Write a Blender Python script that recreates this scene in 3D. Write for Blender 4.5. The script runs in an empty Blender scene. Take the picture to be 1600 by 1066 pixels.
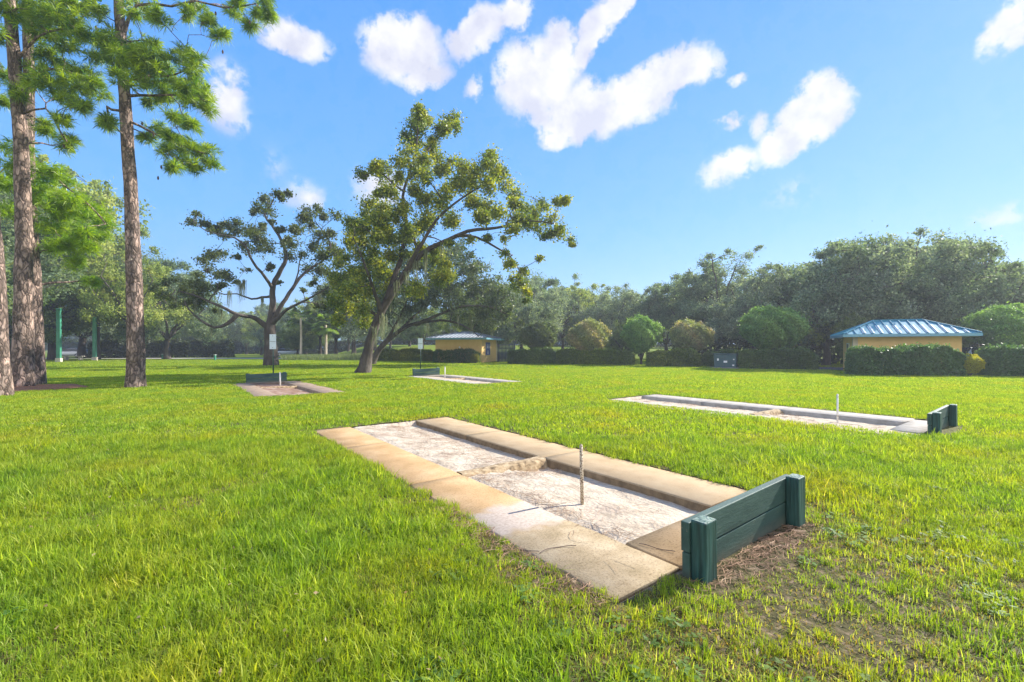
import bpy, math, random
import numpy as np
from math import radians as R
# ------------------------------------------------------------------ camera, sky, sun, exposure
SC = bpy.context.scene
COL = SC.collection
cam_d = bpy.data.cameras.new("camera"); cam = bpy.data.objects.new("camera", cam_d); COL.objects.link(cam)
cam.location = (0, 0, 1.4); cam.rotation_euler = (R(90), 0, 0)
cam_d.sensor_width = 36; cam_d.lens = 15.75; cam_d.shift_y = 12/1600
cam_d.clip_start = 0.05; cam_d.clip_end = 5000
SC.camera = cam
SC.view_settings.view_transform = 'Standard'; SC.view_settings.look = 'None'
SC.view_settings.gamma = 1; SC.view_settings.use_curve_mapping = False
SC.view_settings.exposure = 1.2
SUN_AZ, SUN_EL = 60.0, 33.0          # degrees clockwise from +Y, above the horizon
SKY_STRENGTH, SUN_STRENGTH = 0.15, 4.9
world = bpy.data.worlds.new("World"); SC.world = world; world.use_nodes = True

def build_world():
    nt = world.node_tree; N = nt.nodes; L = nt.links; N.clear()
    out = N.new('ShaderNodeOutputWorld'); bg = N.new('ShaderNodeBackground'); L.new(bg.outputs[0], out.inputs[0])
    bg.inputs[1].default_value = SKY_STRENGTH
    sky = N.new('ShaderNodeTexSky'); sky.sky_type = 'NISHITA'; sky.sun_disc = False
    sky.sun_elevation = R(SUN_EL); sky.sun_rotation = R(SUN_AZ); sky.air_density = 1.0; sky.dust_density = 0.3; sky.ozone_density = 2.2
    def math_(op, a=None, b=None, c=None):
        n = N.new('ShaderNodeMath'); n.operation = op
        for i, v in enumerate((a, b, c)):
            if v is None: continue
            if isinstance(v, (int, float)): n.inputs[i].default_value = v
            else: L.new(v, n.inputs[i])
        return n.outputs[0]
    geo = N.new('ShaderNodeTexCoord'); D = geo.outputs['Generated']
    sep = N.new('ShaderNodeSeparateXYZ'); L.new(D, sep.inputs[0])
    az = math_('ARCTAN2', sep.outputs[0], sep.outputs[1]); el = math_('ARCSINE', sep.outputs[2])
    # ragged edges: distort the sky angles with noise of the direction
    def noise(scale, detail, rough=.55, vec=D):
        n = N.new('ShaderNodeTexNoise'); n.inputs['Scale'].default_value = scale; n.inputs['Detail'].default_value = detail
        n.inputs['Roughness'].default_value = rough; L.new(vec, n.inputs['Vector']); return n
    n1 = noise(9, 6, .6)
    s1 = N.new('ShaderNodeSeparateColor'); L.new(n1.outputs['Color'], s1.inputs[0])
    az2 = math_('MULTIPLY_ADD', math_('SUBTRACT', s1.outputs[0], .5), .11, az)
    el2 = math_('MULTIPLY_ADD', math_('SUBTRACT', s1.outputs[1], .5), .09, el)
    cmb = N.new('ShaderNodeCombineXYZ'); L.new(az2, cmb.inputs[0]); L.new(el2, cmb.inputs[1])
    # clouds as (azimuth, elevation) patches of this sky
    blobs = [(458,55,66,38,0,1),(630,80,72,56,0,1.1),(662,122,48,30,0,.85),(745,55,62,40,30,1),(795,22,36,30,20,.9),
             (835,120,62,70,0,1.15),(868,75,44,48,0,1),(905,175,95,50,0,1.1),(925,55,78,30,48,1.0),(965,10,34,24,40,.9),(900,190,70,28,0,.9),(1030,130,88,50,10,1.15),(1085,100,52,46,0,1.05),(862,212,38,22,0,.8),(745,148,18,24,0,.6),(980,175,90,30,8,.9),
             (1272,175,62,44,42,1.15),(1225,222,60,38,25,.95),(1140,262,58,28,25,.75),(1152,190,20,18,0,.65),(1148,122,20,14,0,.5),(1195,190,24,22,0,.5),
             (1592,25,44,60,-20,.85),(345,160,50,66,0,.62),(475,308,50,32,0,.45),(592,292,50,52,0,.55),(1560,328,80,20,10,.30),(1240,300,60,30,0,.2),(420,262,36,36,0,.22),
             (-250,100,120,70,10,1),(-700,150,160,70,0,1),(2000,120,150,70,0,1),(2600,200,180,60,0,1)]
    acc = None
    for (px, py, rx, ry, rot, amp) in blobs:
        X = (px-800)/700; Z = (545-py)/700
        a = math.atan(X); e = math.atan(Z*math.cos(a))
        sx = rx/700*math.cos(a)**2; sy = ry/700*math.cos(a)*math.cos(e)**2
        m = N.new('ShaderNodeMapping'); m.vector_type = 'TEXTURE'
        m.inputs['Location'].default_value = (a, e, 0); m.inputs['Rotation'].default_value = (0, 0, R(rot))
        m.inputs['Scale'].default_value = (sx*1.18, sy*1.18, 1); L.new(cmb.outputs[0], m.inputs['Vector'])
        g = N.new('ShaderNodeVectorMath'); g.operation = 'LENGTH'; L.new(m.outputs[0], g.inputs[0])
        q = math_('MULTIPLY', math_('MAXIMUM', math_('SUBTRACT', 1.0, g.outputs['Value']), 0.0), amp)
        acc = q if acc is None else math_('SMOOTH_MAX', acc, q, .12)
    n2 = noise(24, 12, .62)
    bil = math_('SUBTRACT', 1.0, math_('MULTIPLY', math_('ABSOLUTE', math_('SUBTRACT', n2.outputs['Fac'], .5)), 4.5))
    acc = math_('MAXIMUM', math_('SUBTRACT', acc, .045), 0.0); gate = math_('MINIMUM', math_('MULTIPLY', acc, 7.0), 1.0)
    dens = math_('ADD', math_('MULTIPLY', math_('SUBTRACT', bil, .55), .30), math_('MULTIPLY', math_('SUBTRACT', n2.outputs['Fac'], .5), 1.1))
    dens = math_('MULTIPLY_ADD', dens, gate, math_('MULTIPLY', acc, 1.35))
    # unseen bright cloud bank, added behind the viewer as fill light
    bk = noise(2.2, 8, .6); bank = math_('MULTIPLY', math_('SUBTRACT', -.12, sep.outputs[1]), 2.2); bank = math_('MINIMUM', math_('MAXIMUM', bank, 0.0), 1.0)
    bank = math_('MULTIPLY', bank, math_('MULTIPLY_ADD', bk.outputs['Fac'], 2.2, -.35))
    mr = N.new('ShaderNodeMapRange'); mr.interpolation_type = 'SMOOTHSTEP'
    L.new(math_('MAXIMUM', dens, bank), mr.inputs[0]); mr.inputs[1].default_value = .03; mr.inputs[2].default_value = .70; mr.inputs[3].default_value = 0; mr.inputs[4].default_value = .97
    off = N.new('ShaderNodeVectorMath'); off.operation = 'ADD'; L.new(D, off.inputs[0]); off.inputs[1].default_value = (.03, .01, .035)
    na = noise(11, 5, .55); nb = noise(11, 5, .55, off.outputs[0])
    sh = math_('MULTIPLY_ADD', math_('SUBTRACT', na.outputs['Fac'], nb.outputs['Fac']), 4.2, .60)
    mc = N.new('ShaderNodeMix'); mc.data_type = 'RGBA'; mc.clamp_factor = True; L.new(sh, mc.inputs[0])
    mc.inputs[6].default_value = (2.15, 2.2, 2.6, 1); mc.inputs[7].default_value = (2.95, 2.92, 3.02, 1)
    bb = N.new('ShaderNodeVectorMath'); bb.operation = 'SCALE'; L.new(mc.outputs[2], bb.inputs[0]); L.new(math_('MULTIPLY_ADD', math_('MINIMUM', math_('MAXIMUM', bank, 0.0), 1.0), 1.0, 1.0), bb.inputs['Scale'])
    # sky colour: a touch more saturated like the photograph
    hs = N.new('ShaderNodeHueSaturation'); hs.inputs['Hue'].default_value = .5; hs.inputs['Saturation'].default_value = 1.25; hs.inputs['Value'].default_value = 1.0
    L.new(sky.outputs[0], hs.inputs['Color'])
    tint = N.new('ShaderNodeMix'); tint.data_type = 'RGBA'; tint.blend_type = 'MULTIPLY'; tint.inputs[0].default_value = 1
    L.new(hs.outputs[0], tint.inputs[6]); tint.inputs[7].default_value = TINT
    gr = N.new('ShaderNodeValToRGB'); L.new(math_('MULTIPLY', sep.outputs[2], 1.0), gr.inputs[0]); e = gr.color_ramp.elements
    e[0].position = 0; e[0].color = (.27, .57, 1.0, 1); e[1].position = .62; e[1].color = (.07, .32, .95, 1); k = e.new(.25); k.color = (.15, .46, 1.0, 1)
    g2 = N.new('ShaderNodeVectorMath'); g2.operation = 'SCALE'; L.new(gr.outputs[0], g2.inputs[0]); g2.inputs['Scale'].default_value = 3.3
    mn = N.new('ShaderNodeMix'); mn.data_type = 'RGBA'; mn.inputs[0].default_value = .94; L.new(tint.outputs[2], mn.inputs[6]); L.new(g2.outputs[0], mn.inputs[7])
    cl = N.new('ShaderNodeVectorMath'); cl.operation = 'MINIMUM'; L.new(mn.outputs[2], cl.inputs[0]); cl.inputs[1].default_value = (1.6, 2.5, 4.2); tint = cl
    mx = N.new('ShaderNodeMix'); mx.data_type = 'RGBA'; L.new(mr.outputs[0], mx.inputs[0]); L.new(tint.outputs[0], mx.inputs[6]); L.new(bb.outputs[0], mx.inputs[7])
    L.new(mx.outputs[2], bg.inputs[0])
TINT = (1, 1, 1, 1)
build_world()
world.cycles.sampling_method = 'MANUAL'; world.cycles.sample_map_resolution = 512
sd = bpy.data.lights.new("sun", 'SUN'); sd.energy = SUN_STRENGTH; sd.angle = R(0.5); sd.color = (1, .93, .82)
sun = bpy.data.objects.new("sun", sd); COL.objects.link(sun)
sun.rotation_euler = (R(90-SUN_EL), 0, R(180-SUN_AZ))   # -Z points away from the sun

# ------------------------------------------------------------------ frame of the horseshoe courts
A0 = R(-37.6)
U = np.array([math.sin(A0), math.cos(A0)]); V = np.array([math.cos(A0), -math.sin(A0)])
ROTZ = math.atan2(V[1], V[0])                           # local x = v, local y = u
S1 = np.array([.658, 4.19]); S2 = np.array([6.30, 8.67])
def at(px, py, d): return np.array([(px-800)/700*d, d, 1.4+(545-py)/700*d])
def gp(px, py): d = 980/(py-545); return np.array([(px-800)/700*d, d])
def sstep(a, b, x): t = np.clip((x-a)/(b-a), 0, 1); return t*t*(3-2*t)
def gz(x, y):
    x = np.asarray(x, float); y = np.asarray(y, float)
    rise = 2.3*sstep(52, 105, y)*sstep(-.42, -.30, x/np.maximum(y, 1))
    return rise
# pits: origin (u,v of the stake in world), sign of u (1: pit extends along +u), rectangles
PITS = [(S1, 1), (S2+.12*V, 1), (S1+16.95*U+.06*V, -1), (S2+17.0*U+.35*V, -1)]
PU0, PU1, PV0, PV1 = -1.33, 5.22, -1.12, 1.5
def to_pit(p, i):
    o, s = PITS[i]; q = p-o
    return (q@U)*s, q@V

# ------------------------------------------------------------------ helpers
def tag(o, label=None, cat=None, group=None, kind=None):
    if label: o['label'] = label
    if cat: o['category'] = cat
    if group: o['group'] = group
    if kind: o['kind'] = kind
    return o
def empty(name, label, cat, loc=(0, 0, 0), rz=0, group=None):
    o = bpy.data.objects.new(name, None); COL.objects.link(o); o.location = loc; o.rotation_euler = (0, 0, rz)
    o.empty_display_size = .2
    return tag(o, label, cat, group)
def mesh_np(name, verts, faces, mat, parent=None, col=None, smooth=False):
    """faces: (m,k) int array, or list of such arrays; col: per-vertex colours (n,3)"""
    me = bpy.data.meshes.new(name)
    if not isinstance(faces, list): faces = [faces]
    faces = [np.asarray(f, dtype=np.int32) for f in faces if len(f)]
    verts = np.asarray(verts, dtype=np.float32)
    me.vertices.add(len(verts)); me.vertices.foreach_set('co', verts.ravel())
    nl = sum(f.size for f in faces); npoly = sum(len(f) for f in faces)
    me.loops.add(nl); me.polygons.add(npoly)
    me.loops.foreach_set('vertex_index', np.concatenate([f.ravel() for f in faces]))
    st = []; c = 0
    for f in faces:
        st.append(c+np.arange(len(f))*f.shape[1]); c += f.size
    me.polygons.foreach_set('loop_start', np.concatenate(st).astype(np.int32))
    if smooth: me.polygons.foreach_set('use_smooth', np.ones(npoly, bool))
    me.update(calc_edges=True)
    if col is not None:
        ca = me.color_attributes.new('Col', 'FLOAT_COLOR', 'POINT')
        c4 = np.ones((len(verts), 4), np.float32); c4[:, :3] = col; ca.data.foreach_set('color', c4.ravel())
    for m in (mat if isinstance(mat, (list, tuple)) else [mat]): me.materials.append(m)
    o = bpy.data.objects.new(name, me); COL.objects.link(o)
    if parent: o.parent = parent
    return o
class MB:
    def __init__(s): s.v = []; s.f = []
    def add(s, vs, fs):
        n = len(s.v); s.v += [tuple(map(float, a)) for a in vs]; s.f += [tuple(i+n for i in f) for f in fs]; return s
    def box(s, x0, x1, y0, y1, z0, z1):
        return s.add([(x0,y0,z0),(x1,y0,z0),(x1,y1,z0),(x0,y1,z0),(x0,y0,z1),(x1,y0,z1),(x1,y1,z1),(x0,y1,z1)],
                     [(0,3,2,1),(4,5,6,7),(0,1,5,4),(1,2,6,5),(2,3,7,6),(3,0,4,7)])
    def cyl(s, c0, c1, r0, r1=None, n=12):
        r1 = r0 if r1 is None else r1
        c0 = np.array(c0, float); c1 = np.array(c1, float); d = c1-c0; d /= np.linalg.norm(d)
        a = np.cross(d, (0, 0, 1) if abs(d[2]) < .9 else (1, 0, 0)); a /= np.linalg.norm(a); b = np.cross(d, a)
        vs = [c0+r0*(a*math.cos(t)+b*math.sin(t)) for t in np.linspace(0, 2*math.pi, n, endpoint=False)]
        vs += [c1+r1*(a*math.cos(t)+b*math.sin(t)) for t in np.linspace(0, 2*math.pi, n, endpoint=False)]
        return s.add(vs, [(i, (i+1) % n, n+(i+1) % n, n+i) for i in range(n)]+[tuple(range(n-1, -1, -1)), tuple(range(n, 2*n))])
    def build(s, name, mat, parent=None, bevel=0, smooth=False):
        me = bpy.data.meshes.new(name); me.from_pydata(s.v, [], s.f); me.materials.append(mat); me.update()
        o = bpy.data.objects.new(name, me); COL.objects.link(o)
        if parent: o.parent = parent
        if smooth:
            for p in me.polygons: p.use_smooth = True
        if bevel:
            m = o.modifiers.new('bevel', 'BEVEL'); m.width = bevel; m.segments = 2; m.limit_method = 'ANGLE'
        return o
def copy_tree(o, parent=None):
    c = o.copy(); COL.objects.link(c)
    if parent:
        c.parent = parent; c.matrix_parent_inverse = o.matrix_parent_inverse
    for ch in o.children: copy_tree(ch, c)
    return c

# ------------------------------------------------------------------ materials
def new_mat(name):
    m = bpy.data.materials.new(name); m.use_nodes = True; nt = m.node_tree
    return m, nt, nt.nodes, nt.links, nt.nodes['Principled BSDF']
def ramp(N, stops):
    r = N.new('ShaderNodeValToRGB'); e = r.color_ramp.elements
    while len(e) < len(stops): e.new(.5)
    for k, (p, c) in enumerate(stops): e[k].position = p; e[k].color = (*c, 1)
    return r
def mat_noise(name, stops, scale=5, detail=8, rough=.8, bump=0, bscale=None, metallic=0, coord='Object', stretch=None, spec=.5, bdist=.02):
    m, nt, N, L, P = new_mat(name)
    tc = N.new('ShaderNodeTexCoord'); src = tc.outputs[coord]
    if stretch:
        mp = N.new('ShaderNodeMapping'); mp.inputs['Scale'].default_value = stretch; L.new(src, mp.inputs[0]); src = mp.outputs[0]
    n = N.new('ShaderNodeTexNoise'); n.inputs['Scale'].default_value = scale; n.inputs['Detail'].default_value = detail; n.inputs['Roughness'].default_value = .6
    L.new(src, n.inputs['Vector']); r = ramp(N, stops); L.new(n.outputs['Fac'], r.inputs[0]); L.new(r.outputs[0], P.inputs['Base Color'])
    P.inputs['Roughness'].default_value = rough; P.inputs['Metallic'].default_value = metallic; P.inputs['Specular IOR Level'].default_value = spec
    if bump:
        n2 = N.new('ShaderNodeTexNoise'); n2.inputs['Scale'].default_value = bscale or scale*4; n2.inputs['Detail'].default_value = 6; L.new(src, n2.inputs['Vector'])
        b = N.new('ShaderNodeBump'); b.inputs['Strength'].default_value = bump; b.inputs['Distance'].default_value = bdist
        L.new(n2.outputs['Fac'], b.inputs['Height']); L.new(b.outputs[0], P.inputs['Normal'])
    return m
def leaf_mat(name, trans=.35, rough=.5, tcol=(1.5, 1.5, .5), gain=1.0, spec=.4, noise_amp=.0, noise_scale=.3, brown=None):
    m, nt, N, L, P = new_mat(name)
    a = N.new('ShaderNodeAttribute'); a.attribute_name = 'Col'; c = a.outputs['Color']
    if brown is not None:
        g = N.new('ShaderNodeNewGeometry'); n = N.new('ShaderNodeTexNoise'); n.inputs['Scale'].default_value = noise_scale; n.inputs['Detail'].default_value = 5
        L.new(g.outputs['Position'], n.inputs['Vector'])
        rr = ramp(N, brown); L.new(n.outputs['Fac'], rr.inputs[0])
        mm = N.new('ShaderNodeMix'); mm.data_type = 'RGBA'; mm.blend_type = 'MULTIPLY'; mm.inputs[0].default_value = 1
        L.new(c, mm.inputs[6]); L.new(rr.outputs[0], mm.inputs[7]); c = mm.outputs[2]
        n3 = N.new('ShaderNodeTexNoise'); n3.inputs['Scale'].default_value = 5.5; n3.inputs['Detail'].default_value = 6; n3.inputs['Roughness'].default_value = .7; L.new(g.outputs['Position'], n3.inputs['Vector'])
        r3 = ramp(N, [(.34, (.55, .6, .6)), (.5, (1, 1, 1)), (.66, (1.3, 1.22, 1.2))]); L.new(n3.outputs['Fac'], r3.inputs[0])
        mm = N.new('ShaderNodeMix'); mm.data_type = 'RGBA'; mm.blend_type = 'MULTIPLY'; mm.inputs[0].default_value = 1; L.new(c, mm.inputs[6]); L.new(r3.outputs[0], mm.inputs[7]); c = mm.outputs[2]
    if gain != 1:
        mm = N.new('ShaderNodeMix'); mm.data_type = 'RGBA'; mm.blend_type = 'MULTIPLY'; mm.inputs[0].default_value = 1
        L.new(c, mm.inputs[6]); mm.inputs[7].default_value = (gain, gain, gain, 1); c = mm.outputs[2]
    L.new(c, P.inputs['Base Color']); P.inputs['Roughness'].default_value = rough; P.inputs['Specular IOR Level'].default_value = spec
    t = N.new('ShaderNodeBsdfTranslucent'); mm = N.new('ShaderNodeMix'); mm.data_type = 'RGBA'; mm.blend_type = 'MULTIPLY'; mm.inputs[0].default_value = 1
    L.new(c, mm.inputs[6]); mm.inputs[7].default_value = (*tcol, 1); L.new(mm.outputs[2], t.inputs[0])
    ms = N.new('ShaderNodeMixShader'); ms.inputs[0].default_value = trans; L.new(P.outputs[0], ms.inputs[1]); L.new(t.outputs[0], ms.inputs[2])
    L.new(ms.outputs[0], N['Material Output'].inputs[0])
    return m
M = {}
M['leaf'] = leaf_mat('oak_leaf', .36, .5, (1.7, 1.7, .5), 1.0, .32)
M['leaf_far'] = leaf_mat('far_leaf', .38, .6, (1.6, 1.6, .75), 1.75, .22)
M['needle'] = leaf_mat('pine_needle', .42, .4, (1.7, 1.7, .45), 1.0, .5)
M['grass'] = leaf_mat('grass_blade', .46, .55, (1.6, 1.6, .5), 1.0, .2, brown=[(.28, (1.2, .93, .9)), (.40, (1.08, 1.0, .9)), (.52, (.97, 1, 1)), (.62, (.76, .9, .9)), (.74, (1.1, 1.05, .9))], noise_scale=.8)
M['moss'] = leaf_mat('spanish_moss', .35, .9, (1.1, 1.1, .9), 1.0, .1)
M['bark'] = mat_noise('oak_bark', [(.3, (0.028, 0.021, 0.016)), (.55, (0.074, 0.060, 0.049)), (.75, (0.149, 0.129, 0.110))], 3, 8, .9, .9, 9, stretch=(1, 1, .35), bdist=.06)
def pine_bark():
    m, nt, N, L, P = new_mat('pine_bark')
    tc = N.new('ShaderNodeTexCoord'); mp = N.new('ShaderNodeMapping'); mp.inputs['Scale'].default_value = (1.25, 1.25, .5); L.new(tc.outputs['Object'], mp.inputs[0])
    nz = N.new('ShaderNodeTexNoise'); nz.inputs['Scale'].default_value = 6; nz.inputs['Detail'].default_value = 4; L.new(mp.outputs[0], nz.inputs[0])
    mx = N.new('ShaderNodeMix'); mx.data_type = 'RGBA'; mx.inputs[0].default_value = .22; L.new(mp.outputs[0], mx.inputs[6]); L.new(nz.outputs['Color'], mx.inputs[7])
    v = N.new('ShaderNodeTexVoronoi'); v.feature = 'DISTANCE_TO_EDGE'; v.inputs['Scale'].default_value = 9; L.new(mx.outputs[2], v.inputs['Vector'])
    v2 = N.new('ShaderNodeTexVoronoi'); v2.inputs['Scale'].default_value = 9; L.new(mx.outputs[2], v2.inputs['Vector'])
    r = ramp(N, [(.0, (.075, .055, .046)), (.10, (.17, .125, .10)), (.35, (.27, .205, .17))]); L.new(v.outputs[0], r.inputs[0])
    hv = N.new('ShaderNodeSeparateColor'); L.new(v2.outputs['Color'], hv.inputs[0])
    r2 = ramp(N, [(0, (.5, .46, .44)), (.5, (1, 1, 1)), (1, (1.9, 1.8, 1.8))]); L.new(hv.outputs[0], r2.inputs[0])
    mm = N.new('ShaderNodeMix'); mm.data_type = 'RGBA'; mm.blend_type = 'MULTIPLY'; mm.inputs[0].default_value = 1; L.new(r.outputs[0], mm.inputs[6]); L.new(r2.outputs[0], mm.inputs[7])
    L.new(mm.outputs[2], P.inputs['Base Color']); P.inputs['Roughness'].default_value = .9
    ad = N.new('ShaderNodeMath'); ad.operation = 'MULTIPLY_ADD'; L.new(hv.outputs[1], ad.inputs[0]); ad.inputs[1].default_value = .35
    mn = N.new('ShaderNodeMath'); mn.operation = 'MINIMUM'; L.new(v.outputs[0], mn.inputs[0]); mn.inputs[1].default_value = .25; L.new(mn.outputs[0], ad.inputs[2])
    b = N.new('ShaderNodeBump'); b.inputs['Strength'].default_value = 1; b.inputs['Distance'].default_value = .12; L.new(ad.outputs[0], b.inputs['Height']); L.new(b.outputs[0], P.inputs['Normal'])
    return m
M['pbark'] = pine_bark()

def ground_mat():
    m, nt, N, L, P = new_mat('lawn')
    g = N.new('ShaderNodeNewGeometry')
    def nz(s, d=6):
        n = N.new('ShaderNodeTexNoise'); n.inputs['Scale'].default_value = s; n.inputs['Detail'].default_value = d; L.new(g.outputs['Position'], n.inputs['Vector']); return n.outputs['Fac']
    r = ramp(N, [(.3, (.16, .17, .02)), (.48, (.15, .22, .012)), (.62, (.13, .21, .012)), (.75, (.22, .24, .02))]); L.new(nz(.35, 8), r.inputs[0])
    r2 = ramp(N, [(.35, (.55, .5, .45)), (.55, (1, 1, 1)), (.7, (1.3, 1.2, 1))]); L.new(nz(9, 8), r2.inputs[0])
    mm = N.new('ShaderNodeMix'); mm.data_type = 'RGBA'; mm.blend_type = 'MULTIPLY'; mm.inputs[0].default_value = 1; L.new(r.outputs[0], mm.inputs[6]); L.new(r2.outputs[0], mm.inputs[7])
    # bare soil close to the viewer's side, where the worn turf opens
    th = ramp(N, [(.35, (.035, .035, .012)), (.5, (.085, .075, .03)), (.62, (.16, .12, .07)), (.75, (.25, .19, .13))]); L.new(nz(18, 12), th.inputs[0])
    ln = N.new('ShaderNodeVectorMath'); ln.operation = 'LENGTH'; L.new(g.outputs['Position'], ln.inputs[0])
    mr = N.new('ShaderNodeMapRange'); L.new(ln.outputs['Value'], mr.inputs[0]); mr.inputs[1].default_value = 7; mr.inputs[2].default_value = 26; mr.inputs[3].default_value = 0; mr.inputs[4].default_value = 1
    tm = N.new('ShaderNodeMix'); tm.data_type = 'RGBA'; L.new(mr.outputs[0], tm.inputs[0]); L.new(th.outputs[0], tm.inputs[6]); L.new(mm.outputs[2], tm.inputs[7])
    L.new(tm.outputs[2], P.inputs['Base Color']); P.inputs['Roughness'].default_value = .95; P.inputs['Specular IOR Level'].default_value = .15
    b = N.new('ShaderNodeBump'); b.inputs['Strength'].default_value = .7; b.inputs['Distance'].default_value = .02; L.new(nz(45, 8), b.inputs['Height']); L.new(b.outputs[0], P.inputs['Normal'])
    return m
M['ground'] = ground_mat()

def slab_mat():
    """concrete with ochre algae stain, greyer and sand-covered near the stake (local coords: x=v, y=u)"""
    m, nt, N, L, P = new_mat('old_concrete')
    tc = N.new('ShaderNodeTexCoord'); O = tc.outputs['Object']
    def nz(s, d=6, r=.6):
        n = N.new('ShaderNodeTexNoise'); n.inputs['Scale'].default_value = s; n.inputs['Detail'].default_value = d; n.inputs['Roughness'].default_value = r; L.new(O, n.inputs['Vector']); return n.outputs['Fac']
    def mth(op, a, b=None, c=None, clamp=False):
        n = N.new('ShaderNodeMath'); n.operation = op; n.use_clamp = clamp
        for i, v in enumerate((a, b, c)):
            if v is None: continue
            if isinstance(v, (int, float)): n.inputs[i].default_value = v
            else: L.new(v, n.inputs[i])
        return n.outputs[0]
    def mix(f, a, b, bt='MIX'):
        n = N.new('ShaderNodeMix'); n.data_type = 'RGBA'; n.blend_type = bt
        if isinstance(f, (int, float)): n.inputs[0].default_value = f
        else: L.new(f, n.inputs[0])
        for k, v in ((6, a), (7, b)):
            if isinstance(v, tuple): n.inputs[k].default_value = (*v, 1)
            else: L.new(v, n.inputs[k])
        return n.outputs[2]
    sep = N.new('ShaderNodeSeparateXYZ'); L.new(O, sep.inputs[0]); x, y = sep.outputs[0], sep.outputs[1]
    r = ramp(N, [(.3, (0.317, 0.204, 0.093)), (.5, (0.415, 0.272, 0.136)), (.7, (0.496, 0.349, 0.196))]); L.new(nz(2.2, 8), r.inputs[0])
    rg = ramp(N, [(.3, (0.230, 0.177, 0.100)), (.5, (0.316, 0.246, 0.151)), (.7, (0.410, 0.337, 0.227))]); L.new(nz(4, 8), rg.inputs[0])
    greyf0 = mth('MULTIPLY_ADD', mth('ADD', y, mth('MULTIPLY', mth('SUBTRACT', nz(2.5), .5), 1.2)), -1.4, .55, True)
    greyf = mth('MULTIPLY', greyf0, mth('MULTIPLY_ADD', mth('LESS_THAN', x, -.465), .85, .15))
    c = mix(greyf, r.outputs[0], rg.outputs[0])
    sp = ramp(N, [(.35, (.62, .58, .55)), (.47, (1, 1, 1)), (.7, (1.12, 1.1, 1.08))]); L.new(nz(60, 4, .7), sp.inputs[0])
    c = mix(1.0, c, sp.outputs[0], 'MULTIPLY')
    # dark edge grime
    gr = ramp(N, [(.3, (.6, .55, .5)), (.42, (1, 1, 1))]); L.new(nz(6, 10, .7), gr.inputs[0]); c = mix(.6, c, gr.outputs[0], 'MULTIPLY')
    pal = ramp(N, [(.3, (0.293, 0.224, 0.138)), (.5, (0.378, 0.295, 0.187)), (.7, (0.451, 0.366, 0.242))]); L.new(nz(3, 8), pal.inputs[0])
    c = mix(mth('MULTIPLY', mth('GREATER_THAN', x, .7), .6), c, pal.outputs[0])
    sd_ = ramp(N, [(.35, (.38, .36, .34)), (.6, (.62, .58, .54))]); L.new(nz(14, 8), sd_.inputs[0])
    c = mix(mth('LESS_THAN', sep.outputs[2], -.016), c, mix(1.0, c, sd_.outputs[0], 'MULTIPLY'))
    bl = ramp(N, [(.30, (.55, .5, .45)), (.40, (1, 1, 1))]); L.new(nz(1.7, 12, .75), bl.inputs[0]); c = mix(.55, c, bl.outputs[0], 'MULTIPLY')
    # sand blown over the slab beside the stake (only near x<-.4)
    d2 = mth('ADD', mth('POWER', mth('DIVIDE', mth('SUBTRACT', y, .02), .36), 2.0), mth('POWER', mth('DIVIDE', mth('ADD', x, .55), 1.1), 2.0))
    sf = mth('MULTIPLY_ADD', mth('ADD', d2, mth('MULTIPLY', mth('SUBTRACT', nz(5), .5), 1.8)), -2.2, 1.9, True)
    sandc = ramp(N, [(.3, (0.323, 0.260, 0.206)), (.6, (0.464, 0.384, 0.314))]); L.new(nz(40, 6), sandc.inputs[0])
    xm = mth('LESS_THAN', x, -.2); sf = mth('MULTIPLY', sf, xm)
    c = mix(sf, c, sandc.outputs[0])
    L.new(c, P.inputs['Base Color']); P.inputs['Roughness'].default_value = .92; P.inputs['Specular IOR Level'].default_value = .2
    b = N.new('ShaderNodeBump'); b.inputs['Strength'].default_value = .35; b.inputs['Distance'].default_value = .008
    L.new(mth('ADD', nz(90, 3), mth('MULTIPLY', nz(12), .6)), b.inputs['Height']); L.new(b.outputs[0], P.inputs['Normal'])
    return m
M['slab'] = slab_mat()
M['grey_slab'] = mat_noise('grey_concrete', [(.3, (0.236, 0.208, 0.167)), (.5, (0.335, 0.306, 0.261)), (.7, (0.414, 0.382, 0.335))], 5, 10, .92, .4, 60, bdist=.008)
M['pink_slab'] = mat_noise('brown_concrete', [(.3, (0.171, 0.118, 0.073)), (.5, (0.243, 0.174, 0.121)), (.7, (0.299, 0.236, 0.174))], 5, 10, .92, .4, 60, bdist=.008)
M['curb'] = mat_noise('broken_curb', [(.32, (0.093, 0.060, 0.031)), (.48, (0.307, 0.217, 0.116)), (.66, (0.483, 0.374, 0.232))], 14, 10, .95, .5, 30, bdist=.012)
M['sand_plain'] = mat_noise('pale_sand', [(.25, (0.237, 0.181, 0.129)), (.42, (0.411, 0.340, 0.256)), (.6, (0.538, 0.464, 0.361))], 3.5, 12, .97, .8, 22, bdist=.03, spec=.1)
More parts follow.
